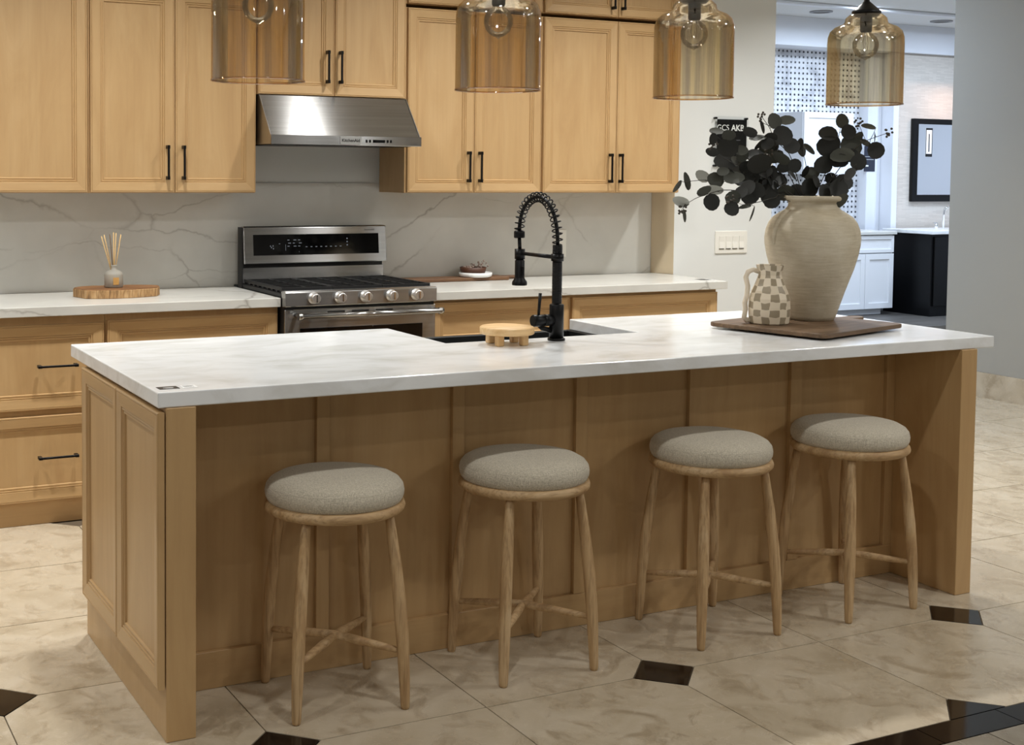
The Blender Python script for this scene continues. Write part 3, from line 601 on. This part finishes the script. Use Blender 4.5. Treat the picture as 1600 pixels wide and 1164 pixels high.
# ---------------------------------------------------------------- stools
def make_stool(label, loc, rz):
    t = thing('counter_stool', label, 'stool', loc, rz, 'stools along the island')
    cu = obj('cushion', MB().lathe([(.0, .563), (.180, .563), (.189, .568), (.1950, .580), (.1965, .594), (.1935, .608), (.184, .621), (.164, .632), (.125, .6405), (.070, .6455), (.0, .647)], 48), fabricm, t, local=True)
    obj('seam', MB().lathe([(.1905, .6095), (.1920, .6108), (.1910, .6122), (.188, .6108)], 48, closed=True), fabricm, cu, local=True)
    obj('seat_ring', MB().lathe([(0, .533), (.172, .533), (.190, .537), (.1985, .545), (.1995, .553), (.196, .562), (.188, .567), (.17, .5625), (0, .5625)], 48), oak_h, t, local=True)
    tops = {}
    for sx in (-1, 1):
        for sy in (-1, 1):
            a, b = Vector((sx * .120, sy * .120, .5335)), Vector((sx * .157, sy * .157, .0005)); pts = []; rad = []
            for f, r in ((0, .0125), (.06, .0138), (.25, .0168), (.45, .0182), (.65, .0176), (.82, .0158), (.94, .0138), (.985, .0128), (1, .0105)):
                p = a.lerp(b, f) + Vector((sx, sy, 0)) * (.007 * math.sin(PI * f)); pts.append(p); rad.append(r)
            obj('leg', MB().tube(pts, rad, 14), oak, t, local=True); tops[sx, sy] = a.lerp(b, .70) + Vector((sx, sy, 0)) * .004
    zc = .172
    for (p, q, dz) in (((-1, -1), (1, 1), 0), ((-1, 1), (1, -1), .004)):
        a = Vector(tops[p]); b = Vector(tops[q]); mid = Vector((0, 0, zc + dz)); pts = [a.lerp(mid, f) for f in (0, .3, .7)] + [mid] + [mid.lerp(b, f) for f in (.3, .7, 1)]
        obj('stretcher', MB().tube(pts, [.0075, .0105, .0125, .0115, .0125, .0105, .0075], 12), oak_h, t, local=True)
    return t
s0 = make_stool('leftmost round stool with beige linen cushion, nearest the sticker corner', (.537, .103, 0), math.radians(-5))
dup(s0, (1.161, .107, 0), 0, 'second round linen stool from the left, below the pine stand')
dup(s0, (1.870, .106, 0), math.radians(1), 'third round linen stool from the left, beside the black floor dot')
dup(s0, (2.472, .104, 0), math.radians(3), 'rightmost round linen stool, beside the right end panel of the island')

# ---------------------------------------------------------------- vase, pitcher, board
BZ = H + .024
bd = thing('serving_board', 'worn dark wooden board with rounded corners under the clay vase', 'board', (2.562, .421, H), math.radians(15))
def rrect(hx, hy, r, n=5):
    pts = []
    for cx, cy, a0 in ((hx - r, hy - r, 0), (-hx + r, hy - r, 90), (-hx + r, -hy + r, 180), (hx - r, -hy + r, 270)):
        for i in range(n + 1): a = math.radians(a0 + 90 * i / n); pts.append((cx + r * math.cos(a), cy + r * math.sin(a)))
    return pts
obj('plank', MB().prism(rrect(.273, .242, .035), .008, .024), boardwood, bd, local=True, bevel=.004, seg=2)
obj('handle', MB().prism([(.2735, -.03), (.36, -.026), (.385, -.012), (.388, .012), (.375, .03), (.2735, .04)], .010, .0225), boardwood, bd, local=True, bevel=.003)
for sx in (-1, 1): obj('foot', MB().box(sx * .2 - .02, sx * .2 + .02, -.16, .16, .0004, .008), boardwood, bd, local=True)
VC = Vector((2.662, .505, BZ + .0005))
vs = thing('clay_vase', 'large sandy clay vase with narrow neck holding dark eucalyptus', 'vase', VC)
sc = 1 / 404.5
vp = [(34, 506), (37, 500), (41, 488), (48, 466), (55, 446), (61.5, 428), (67, 408), (70, 392), (70.5, 382), (69, 370), (65, 359), (58.5, 350), (49, 343.5), (41, 339), (37, 334), (36.3, 329), (37.5, 326.5), (41.5, 325), (43, 322.5), (43, 319.5), (42, 318)]
prof = [(r * sc, (506 - v) * sc) for r, v in vp]; zt = prof[-1][1]
inner = [(.097, zt), (.088, zt - .006), (.081, zt - .03), (.10, zt - .065), (.15, zt - .12), (.16, zt - .17), (.12, zt - .30), (.07, .02)]
vo = obj('body', MB().lathe([(0, 0)] + prof + inner + [(0, .02)], 56, cap=False), vasem, vs, local=True)
lg = (-RT * .93 - FW * .37); lg.z = 0; lg.normalize()
obj('lug_handle', MB().tube([lg * r + Vector((0, 0, z)) for r, z in ((.100, .408), (.122, .404), (.142, .390), (.158, .365), (.169, .335), (.173, .305), (.170, .285))], [.006, .010, .011, .011, .011, .010, .005], 10), vasem, vs, local=True)
PCV = Vector((2.413, .452, BZ + .0005))
pt = thing('checked_pitcher', 'cream pitcher with painted taupe checks and wavy handle beside the vase', 'pitcher', PCV)
pp = [(0, 0), (.062, 0), (.0665, .004), (.070, .03), (.0705, .06), (.0685, .09), (.060, .118), (.050, .140), (.0425, .160), (.039, .172), (.0405, .184), (.0465, .203), (.047, .208), (.044, .207), (.037, .185), (.0355, .172), (.046, .14), (.06, .10), (.062, .02), (0, .01)]
pp = [(r * 1.07, z * 1.03) for r, z in pp]
obj('body', MB().lathe(pp, 14, smooth=False, cap=False), checkm, pt, local=True)
hn = Vector((-RT.x, -RT.y, 0)).normalized()
hp = [hn * .036 + Vector((0, 0, .188)), hn * .062 + Vector((0, 0, .196)), hn * .080 + Vector((0, 0, .188)), hn * .088 + Vector((0, 0, .168)), hn * .080 + Vector((0, 0, .135)), hn * .083 + Vector((0, 0, .10)), hn * .090 + Vector((0, 0, .075)), hn * .087 + Vector((0, 0, .05)), hn * .091 + Vector((0, 0, .022)), hn * .084 + Vector((0, 0, .0105)), hn * .062 + Vector((0, 0, .012))]
obj('handle', MB().tube(hp, .0092, 12), creamm, pt, local=True)

# eucalyptus: every branch its own thing, its leaves and berries parts
leafv = MB(); ring = []
for i in range(12):
    a = 2 * PI * i / 12; x = math.cos(a); y = math.sin(a); wv = 1 - .10 * y
    ring.append((x * wv, y, .10 * x * x - .05 * y))
leafv.v = [(0, -1.0, 0), (0, -.4, -.02), (0, .3, -.02), (0, 1.0, -.05)] + ring
order = ring
L_ = [4 + i for i in range(12)]                      # 0:+x ... 3:+y ... 6:-x ... 9:-y
for a, b, c in ((7, 8, 1), (8, 9, 1), (9, 10, 1), (10, 11, 1)): leafv.face((4 + a, 4 + b, c), 0, True)
for a, b, c in ((11, 0, 1), (0, 1, 2), (1, 2, 2), (2, 3, 2), (3, 4, 2), (4, 5, 2), (5, 6, 2), (6, 7, 1)): leafv.face((4 + a, 4 + b % 12, c), 0, True)
leafv.face((4 + 0, 2, 1), 0, True); leafv.face((4 + 6, 1, 2), 0, True)
LM = [leafv.mesh('leaf', m) for m in LEAF]
def berry_mesh():
    mb = MB()
    for i in range(9):
        a = i * 2.4; r = .011 * math.sqrt(i / 9 + .1) * 1.2; c = (r * math.cos(a), .006 * math.sin(i * 1.7), r * math.sin(a))
        mb.lathe([(.0002, -.0032), (.0026, -.0018), (.0032, 0), (.0026, .0018), (.0002, .0032)], 7, c=c, cap=False)
    return mb.mesh('berry_cluster', berrym)
BM = berry_mesh(); D0 = depth(VC + Vector((0, 0, .4)))
BR = [('leftmost low branch, reaching over the wall cabinet corner', [(1237, 313), (1180, 300), (1130, 296), (1090, 308), (1070, 320)], -.06, [(1065, 328)]),
      ('eucalyptus branch with one pair of leaves at the far left tip', [(1240, 312), (1190, 292), (1140, 284), (1100, 281), (1070, 284)], .02, []),
      ('branch crossing in front of the black wall sign', [(1243, 310), (1205, 275), (1165, 245), (1130, 222), (1112, 206)], -.05, [(1114, 226)]),
      ('branch spreading left below the black wall sign', [(1242, 312), (1210, 288), (1180, 268), (1145, 255), (1118, 240)], .05, []),
      ('tall branch with two tip leaves over the dotted tile', [(1250, 308), (1228, 262), (1212, 225), (1203, 200), (1190, 182)], .03, [(1189, 182)]),
      ('middle branch rising left of the white hanging cabinet', [(1255, 308), (1244, 272), (1234, 240), (1210, 218), (1182, 212)], -.03, [(1200, 240)]),
      ('central branch in front of the white hanging cabinet', [(1262, 308), (1262, 278), (1258, 250), (1250, 226)], .06, []),
      ('upright right branch ending in a single round leaf', [(1272, 308), (1290, 270), (1306, 235), (1314, 196)], .0, []),
      ('rightmost long branch with berries over the white pilaster', [(1280, 308), (1308, 268), (1332, 235), (1352, 220), (1386, 208)], -.02, [(1388, 207), (1341, 192)]),
      ('low right branch drooping over the vase rim', [(1282, 310), (1302, 292), (1320, 276), (1338, 256)], -.07, []),
      ('short lower branch hanging down left of the vase neck', [(1240, 316), (1212, 308), (1185, 316), (1160, 320)], -.09, [(1140, 312)])]
LV = [(1058, 291, 10, 4, 55, 1), (1073, 283, 6, 13, 10, 1), (1064, 314.6, 12, 6.5, -20, 2), (1069, 337, 3.5, 9.5, 8, 1), (1098, 275, 11, 7, -35, 2), (1118, 281, 12, 11, -20, 1), (1116, 296, 13, 6, -12, 2), (1100, 298, 11, 6.5, 20, 1), (1112, 316, 11, 12, 10, 0), (1147, 278, 15, 9, 10, 1), (1145, 309, 11, 10, 0, 1), (1143, 326, 10.5, 10.5, 0, 0), (1164, 281, 15, 8, 22, 0), (1120, 205, 10.5, 5, 0, 1), (1114, 217, 6.5, 8.5, -15, 0), (1113, 237, 9.5, 6, -15, 0), (1134, 253, 17, 12, -5, 0), (1137, 230, 15, 14, 10, 0), (1139, 211, 10, 7, -10, 1), (1154, 255, 13, 8, -42, 1), (1160, 243, 9, 9, 0, 1), (1172, 206, 10.5, 6, -25, 0), (1184, 215.6, 12.5, 4.5, 8, 1), (1187, 225, 10, 4, 45, 0), (1191, 198.6, 4, 9.5, 15, 0), (1210, 189, 10.5, 11.5, 15, 1), (1230, 188, 11.5, 7, 12, 1), (1223, 212, 14.5, 14, 0, 0), (1204, 216, 10, 8, 0, 0), (1203, 228, 13, 11, 20, 0), (1179, 241, 13.5, 7, 15, 0), (1187, 255, 18, 13, 5, 0), (1221, 247, 13.5, 6, -32, 1), (1207, 270, 6, 10.5, 0, 0), (1201, 304, 14, 15.5, 0, 0), (1172, 304, 14, 14, 0, 0), (1202, 278, 5, 11.5, 20, 0), (1179, 277, 12, 7, -35, 1), (1227, 301, 13, 11, 0, 1), (1175, 334, 2.5, 11.5, -18, 0), (1164, 323, 9, 2.8, 12, 1),
      (1315.5, 189, 9.8, 10.5, 0, 1), (1326, 206, 11, 10.5, 0, 0), (1294, 209, 13.5, 10.5, 0, 0), (1294, 229, 16.5, 15, -10, 0), (1329, 229, 15, 16, 20, 1), (1316, 243, 17, 10, 12, 1), (1341.6, 253, 10, 12, -12, 0), (1369, 235, 12.5, 12, 0, 0), (1357, 198, 10.5, 4.5, -10, 1), (1353, 223, 9, 3, -35, 1), (1366.5, 215, 2, 7.5, 0, 0), (1286, 258, 13, 12.5, 15, 0), (1319, 285, 13, 11.5, 0, 0), (1328, 272, 5.5, 10, -35, 0), (1298, 279, 7.5, 8.5, 0, 0), (1311, 295, 13.5, 13, 0, 0), (1289, 300.5, 10.5, 12, 15, 0), (1313, 313, 13, 8.5, 30, 1), (1267, 271, 12.5, 9, 20, 1), (1242, 259, 8.5, 10, 0, 0), (1251, 233, 8, 11.5, 25, 1), (1264, 233, 10.5, 5.5, -38, 1), (1237, 228, 12, 11.5, 0, 0), (1249, 226, 6, 9.5, -20, 0), (1244.7, 304, 12, 15, 0, 0), (1265, 293.6, 13, 13.5, 0, 0), (1275, 283, 6, 10, 18, 0), (1224, 262, 9.5, 7.5, 25, 0), (1237, 272, 4, 10, 40, 0), (1258, 268, 5, 9, -30, 0), (1152, 268, 13, 8, 20, 0), (1168, 262, 12, 10, -10, 0), (1195, 285, 10, 8, 30, 0), (1130, 268, 9, 6, 15, 1), (1185, 297, 8, 11, 20, 0), (1215, 285, 5, 11, -35, 0), (1340, 215, 10, 7, 40, 1), (1302, 222, 10, 9, 0, 0), (1331, 243, 9, 10, 0, 0)]
stems = []
for lb, pts, dd, berries in BR:
    n = len(pts); P3 = [VC + Vector((random.uniform(-.03, .03), random.uniform(-.03, .03), .02 + zt * .45)), VC + Vector(((pts[0][0] - 1260) * .0016, dd * .4, zt + .004))]
    for i, (u, v) in enumerate(pts): P3.append(atd(u, v, D0 + dd * (i + .3) / n * 1.6))
    fine = []
    for a, b in zip(P3[:-1], P3[1:]): fine += [a.lerp(b, t / 4) for t in range(4)]
    fine.append(P3[-1]); sm = [fine[0]] + [(fine[i - 1] + fine[i] * 2 + fine[i + 1]) / 4 for i in range(1, len(fine) - 1)] + [fine[-1]]
    t = thing('eucalyptus_branch', 'dark eucalyptus in the clay vase: ' + lb if not lb.startswith('eucalyptus') else 'dark ' + lb, 'branch', P3[1], 0, 'eucalyptus stems in the vase')
    stems.append([t, sm, MB(), dd, berries])
    stems[-1][2].tube(sm, [.0024 - .0014 * i / len(sm) for i in range(len(sm))], 6)
def px_of(p):
    d = Vector(p) - CAM; z = d.dot(FW); return PX + F * d.dot(RT) / z, PY - F * d.dot(UP) / z
cache = [[px_of(p) for p in s_[1]] for s_ in stems]
for q in range(32):
    s_ = random.choice(stems); k = random.randrange(9, max(11, int(len(s_[1]) * .72))); u, v = cache[stems.index(s_)][k]; big = random.uniform(8, 13)
    if u < 1105 or 1222 < u < 1292: continue
    LV.append((u + random.uniform(-16, 16), v + random.uniform(-14, 12), big, big * random.uniform(.55, 1), random.uniform(-70, 70), random.choice((0, 0, 0, 1))))
for (u, v, ru, rv, ang, sh) in LV:
    ru, rv = ru * 1.14, rv * 1.14
    best = min(((math.hypot(u - q[0], v - q[1]) + (0 if k > 7 else 400), si, k) for si, c in enumerate(cache) for k, q in enumerate(c)))
    si, k = best[1], best[2]; t, sm, mb, dd, _ = stems[si]; base = sm[k]
    P = atd(u, v, depth(base) + random.uniform(-.035, .035)); pxm = depth(P) / F
    # in the picture the leaf is an ellipse ru x rv turned by ang; give it that outline by a real tilt in space
    a = math.radians(ang); big, small = max(ru, rv), min(ru, rv); la = a if ru >= rv else a + PI / 2
    long3 = RT * math.cos(la) + UP * math.sin(la)
    if long3.dot(P - base) < 0: long3 = -long3
    short3 = FW.cross(long3).normalized(); ratio = small / big
    tilt = math.acos(min(1, ratio / .95)) * .8 * random.choice((-1, 1)) if ratio < .93 else random.uniform(-.25, .25)
    wid = small / max(.35, math.cos(tilt)) * pxm
    sx3 = (short3 * math.cos(tilt) + FW * math.sin(tilt)).normalized(); nz = sx3.cross(long3).normalized()
    o = bpy.data.objects.new('leaf', LM[sh]); C.objects.link(o); o.parent = t
    M = Matrix((sx3, long3, nz)).transposed().to_4x4()
    o.rotation_euler = M.to_euler(); o.scale = (wid, big * pxm, min(wid, big * pxm)); o.location = P - wloc(t)
    bp = P - long3 * big * pxm * .97
    if (bp - base).length > .004: mb.tube([base, base.lerp(bp, .5) + Vector((0, 0, -.003)), bp], [.0013, .0010, .0009], 5)
for t, sm, mb, dd, berries in stems:
    for (u, v) in berries:
        P = atd(u, v, depth(sm[-1]) if math.hypot(u - px_of(sm[-1])[0], v - px_of(sm[-1])[1]) < 40 else depth(sm[len(sm) * 2 // 3]))
        k = min(range(len(sm)), key=lambda i: (sm[i] - P).length); o = bpy.data.objects.new('berry_cluster', BM); C.objects.link(o); o.parent = t; o.location = P - wloc(t); o.rotation_euler = (random.random(), random.random(), random.random()); o.scale = (1.5, 1.5, 1.5)
        mb.tube([sm[k], P], .0009, 5)
    o = obj('stem', mb, stemm, t)

# ---------------------------------------------------------------- things on the back counter
sb = thing('wood_slab_tray', 'irregular live edge wooden slab tray under the reed diffuser', 'tray', (.540, 2.57, H))
pts = []
for i in range(26):
    a = 2 * PI * i / 26; r = 1 + .05 * math.sin(3 * a + 1) + .03 * math.sin(7 * a); pts.append((.540 + .188 * r * math.copysign(abs(math.cos(a)) ** .75, math.cos(a)), 2.57 + .115 * r * math.copysign(abs(math.sin(a)) ** .8, math.sin(a))))
obj('bark_edge', MB().prism(pts, H + .0005, H + .037), barkm, sb, bevel=.002)
obj('top_face', MB().prism([(.54 + (x - .54) * .985, 2.57 + (y - 2.57) * .98) for x, y in pts], H + .0371, H + .040), slabwood, sb)
rd = thing('reed_diffuser', 'frosted glass diffuser bottle with pale reeds on the wooden slab', 'diffuser', (.526, 2.57, H + .0405))
obj('bottle', MB().lathe([(0, 0), (.038, 0), (.041, .004), (.041, .056), (.038, .066), (.026, .074), (.0125, .079), (.0115, .09), (.0135, .095), (.0135, .10), (.009, .10)], 28, cap=False), frost, rd, local=True)
obj('oil', MB().lathe([(0, .004), (.036, .004), (.037, .05), (0, .05)], 24), oilm, rd, local=True)
obj('label_patch', box(-.013, .013, -.0425, -.0408, .014, .046), plain('ochre_label', srgb(196, 150, 84), .5), rd, local=True)
for i, (dx, dy, m) in enumerate(((-.055, .0, reed), (-.022, -.02, reedd), (.002, .01, reed), (.008, -.012, reed), (.034, .006, reed), (-.038, .02, reed))):
    obj('reed', MB().cyl((dx * -.08, dy * -.1, .02), (dx, dy, .245 - abs(dx) * .3), .0024, 6), m, rd, local=True)
wb = thing('walnut_cutting_board', 'long walnut cutting board with a handle lying behind the range counter', 'board', (2.30, 2.74, H))
obj('plank', MB().prism([(1.985, 2.70), (2.655, 2.70), (2.662, 2.71), (2.662, 2.835), (1.985, 2.835)], H + .0004, H + .018), walnut, wb, bevel=.003)
obj('handle', MB().prism([(2.6625, 2.755), (2.745, 2.76), (2.76, 2.772), (2.76, 2.792), (2.745, 2.803), (2.6625, 2.806)], H + .001, H + .0175), walnut, wb, bevel=.004)
pl = thing('round_dish', 'shallow round white dish on the walnut board', 'dish', (2.489, 2.765, H + .0184))
obj('dish', MB().lathe([(0, 0), (.078, 0), (.086, .004), (.088, .022), (.085, .023), (.082, .008), (0, .006)], 36, cap=False), whitelabel, pl, local=True)
bw = thing('small_brown_bowl', 'little brown bowl of dried flowers on the white dish', 'bowl', (2.474, 2.765, H + .0252))
obj('bowl', MB().lathe([(0, 0), (.052, 0), (.064, .016), (.070, .044), (.066, .044), (.059, .018), (0, .006)], 24, cap=False), plain('brown_clay', srgb(78, 46, 28), .5), bw, local=True)
fl = MB()
for i in range(46):
    f = random.random(); x = -.05 + .13 * f; z = .040 + .050 * f * random.random(); y = random.uniform(-.03, .03); s_ = random.uniform(.003, .007)
    fl.lathe([(.0004, -s_), (s_, 0), (.0004, s_)], 5, c=(x, y, z), cap=False)
    if i % 2: fl.tube([(x * .7, y * .6, .015), (x, y, z)], .0007, 4)
o = obj('dried_flowers', fl, leafm('dried_flower', srgb(120, 92, 78), srgb(168, 152, 140)), bw, local=True); o['kind'] = 'stuff'
ou = thing('wall_outlet', 'white outlet plate on the veined backsplash behind the faucet', 'outlet', (3.075, 2.8615, 1.02))
obj('plate', box(3.037, 3.113, 2.856, 2.8617, 1.018, 1.168), plastic, ou, bevel=.0015); obj('receptacle', box(3.058, 3.092, 2.8545, 2.8559, 1.04, 1.146), plastic, ou)

# ---------------------------------------------------------------- switch plate and sign
sw = thing('switch_plate', 'white four gang rocker switch plate on the white wall beside the vase', 'switch', (4.13, 2.70, 1.02))
a, b = at(1117, 361, 1, 2.70), at(1166, 395, 1, 2.70); zx0, zx1, zz0, zz1 = a.x, b.x, b.z, a.z
obj('plate', box(zx0, zx1, 2.693, 2.6998, zz0, zz1), plastic, sw, bevel=.002)
for i in range(4):
    cx = zx0 + (zx1 - zx0) * (.19 + .207 * i)
    r_ = obj('rocker', MB().prism([(2.6925, zz0 + .03), (2.6865, zz0 + .03), (2.691, zz0 + .068), (2.6895, zz1 - .03), (2.6925, zz1 - .03)], cx - .0165, cx + .0165, axis=0), plastic, sw)
    obj('rocker_gap', box(cx - .018, cx + .018, 2.6912, 2.6929, zz0 + .024, zz0 + .0295), slotm, sw)
sg = thing('wall_sign', 'clear acrylic sign with a black card and white lettering on the white wall', 'sign', (4.13, 2.70, 1.5))
a, b = at(1115, 181, 1, 2.69), at(1168, 183, 1, 2.69); sx0, sx1, sz1 = a.x, b.x, a.z; sz0 = at(1113, 262, 1, 2.69).z
obj('acrylic_plate', box(sx0, sx1, 2.680, 2.684, sz0, sz1), acrylic, sg)
ca, cb = at(1121, 186, 1, 2.686), at(1167, 186, 1, 2.686); cz0 = at(1121, 262, 1, 2.686).z
obj('black_card', box(ca.x, cb.x, 2.685, 2.687, cz0 + .01, ca.z), plain('matte_card', srgb(16, 16, 17), .7, spec=.1), sg)
tcx = (ca.x + cb.x) / 2
text_obj('lettering', 'GCS', .047, whitelabel, sg, (tcx - .066, 2.6848, ca.z - .049)); text_obj('lettering', 'AKB', .049, whitelabel, sg, (tcx + .040, 2.6848, ca.z - .049), bold=True)
ln = MB()
for i, (wl_, z_) in enumerate(((.05, .12), (.03, .155), (.04, .19))): ln.box(tcx + .01, tcx + .01 + wl_, 2.6842, 2.6849, ca.z - z_, ca.z - z_ + .005)
obj('print_lines', ln, greyprint, sg)
for x in (sx0 + .012, sx1 - .012):
    for z in (sz0 + .012, sz1 - .012): obj('standoff', MB().cyl((x, 2.676, z), (x, 2.6995, z), .006, 12), darkmetal, sg)

# ---------------------------------------------------------------- back room
SH = [(0, .02), (0, .001), (.001, 0), (.055, 0), (.056, .010)]
wc = thing('white_vanity_cabinet', 'white shaker vanity cabinet seen through the opening right of the vase', 'cabinet', (8.86, 6.6, .001))
obj('body', box(8.47, 9.238, 6.325, 6.895, .17, .893), whitem, wc); obj('toe_kick', box(8.49, 9.16, 6.38, 6.40, .1005, .17), whitem, wc)
W2 = [whitem, whitem]
door('door', wc, 8.483, 8.857, 6.30, .165, .705, mats=W2, prof=SH); door('door', wc, 8.862, 9.235, 6.30, .165, .705, mats=W2, prof=SH); door('drawer', wc, 8.483, 9.235, 6.30, .716, .882, mats=W2, prof=[(a * .6 if a > .01 else a, b) for a, b in SH])
obj('top', box(8.44, 9.26, 6.285, 6.895, .8935, .925), quartzm, wc, bevel=.003); obj('splash_ledge', box(8.44, 9.26, 6.87, 6.895, .9255, .955), trimm, wc)
uc = thing('white_wall_cabinet', 'white shaker cabinet hung on the dotted tile behind the eucalyptus', 'cabinet', (8.55, 6.7, 1.49))
a, b, c_ = at(1257, 174, 1, 6.52), at(1335, 174, 1, 6.52), at(1257, 272, 1, 6.52)
obj('body', box(a.x, b.x, 6.541, 6.898, c_.z, a.z), whitem, uc)
door('door', uc, a.x + .003, b.x - .003, 6.52, c_.z, a.z - .003, mats=W2, prof=SH)
uc['label'] = 'white shaker cabinet hung on the dotted tile behind the eucalyptus'
bv = thing('black_vanity', 'black bathroom vanity with white top beside the far grey wall', 'vanity', (9.9, 6.3, .101))
obj('body', box(9.40, 10.6, 5.99, 6.58, .1008, .905), blackwood, bv, bevel=.003)
obj('door', box(9.43, 9.99, 5.972, 5.989, .20, .88), blackwood, bv, bevel=.003); obj('door', box(10.01, 10.57, 5.972, 5.989, .20, .88), blackwood, bv, bevel=.003)
obj('top', box(9.375, 10.62, 5.955, 6.59, .9055, .94), marblem, bv, bevel=.003)
vf = thing('vanity_faucet', 'small chrome gooseneck faucet with handle on the black vanity', 'faucet', (10.12, 6.45, .94))
q = at(1474, 353, 1, 6.42); q2 = at(1463, 353, 1, 6.42)
obj('spout', MB().tube([(q.x, 6.42, .9405), (q.x, 6.42, 1.10), (q.x + .01, 6.41, 1.14), (q.x + .05, 6.39, 1.165), (q.x + .09, 6.36, 1.15)], .011, 10), chrome, vf, origin=None)
obj('handle', MB().tube([(q2.x, 6.42, .9405), (q2.x, 6.42, .99)], [.017, .013], 12).box(q2.x - .045, q2.x + .012, 6.412, 6.428, .99, 1.0), chrome, vf)
mr = thing('framed_mirror', 'black framed mirror on the pale tile wall above the black vanity', 'mirror', (10.1, 6.62, 1.2))
m0, m1 = at(1427, 185, 1, 6.62), at(1424, 315, 1, 6.62); mx0, mz1, mz0 = m0.x, m0.z, m1.z; mx1 = mx0 + .80
fr = MB().box(mx0, mx0 + .075, 6.61, 6.648, mz0, mz1).box(mx1 - .075, mx1, 6.61, 6.648, mz0, mz1).box(mx0 + .075, mx1 - .075, 6.61, 6.648, mz0, mz0 + .07).box(mx0 + .075, mx1 - .075, 6.61, 6.648, mz1 - .055, mz1)
obj('frame', fr, blackwood, mr, bevel=.003); obj('glass', box(mx0 + .07, mx1 - .07, 6.630, 6.636, mz0 + .065, mz1 - .05), mirrorm, mr)
t0 = at(1447, 200, 1, 6.628); t1 = at(1456, 245, 1, 6.628)
obj('sticker', box(t0.x, t1.x, 6.6270, 6.6298, t1.z, t0.z), whitelabel, mr); obj('sticker_band', MB().box(t0.x, t1.x, 6.6262, 6.6269, t1.z, t1.z + .03).box(t0.x, t1.x, 6.6262, 6.6269, t0.z - .02, t0.z).box(t0.x, t0.x + .008, 6.6262, 6.6269, t1.z, t0.z).box(t1.x - .008, t1.x, 6.6262, 6.6269, t1.z, t0.z).box((t0.x + t1.x) / 2 - .007, (t0.x + t1.x) / 2 + .007, 6.6262, 6.6269, t1.z + .05, t0.z - .06), blacklabel, mr)
ps = thing('notice_card', 'dark notice card on the white pilaster behind the eucalyptus tips', 'sign', (9.43, 6.78, 1.5))
a, b = at(1351, 228, 1, 6.775), at(1367, 268, 1, 6.775); obj('card', box(a.x, b.x, 6.7765, 6.7790, b.z, a.z), plain('navy_card', srgb(36, 40, 56), .5), ps)
obj('print', MB().box(a.x + .02, a.x + .06, 6.7755, 6.7764, b.z + .05, b.z + .065).box(a.x + .01, b.x - .02, 6.7755, 6.7764, b.z + .12, b.z + .123).box(a.x + .01, b.x - .02, 6.7755, 6.7764, b.z + .15, b.z + .153), whitelabel, ps)
for (u, v), lb in (((1283, 18), 'recessed ceiling light at the left of the back room'), ((1471, 33), 'recessed ceiling light at the right of the back room')):
    p = at(u, v, 2, CEIL - .002); t = thing('recessed_light', lb, 'light', (p.x, p.y, CEIL - .012))
    obj('trim_ring', MB().lathe([(.075, 0), (.105, .002), (.105, .0115), (.075, .0115)], 28, closed=True), plain('grey_trim', srgb(150, 150, 152), .5) if 'grey_trim' not in bpy.data.materials else bpy.data.materials['grey_trim'], t, local=True)
    obj('baffle', MB().lathe([(0, .007), (.0745, .007), (.0745, .0115), (0, .0115)], 24), slotm, t, local=True)
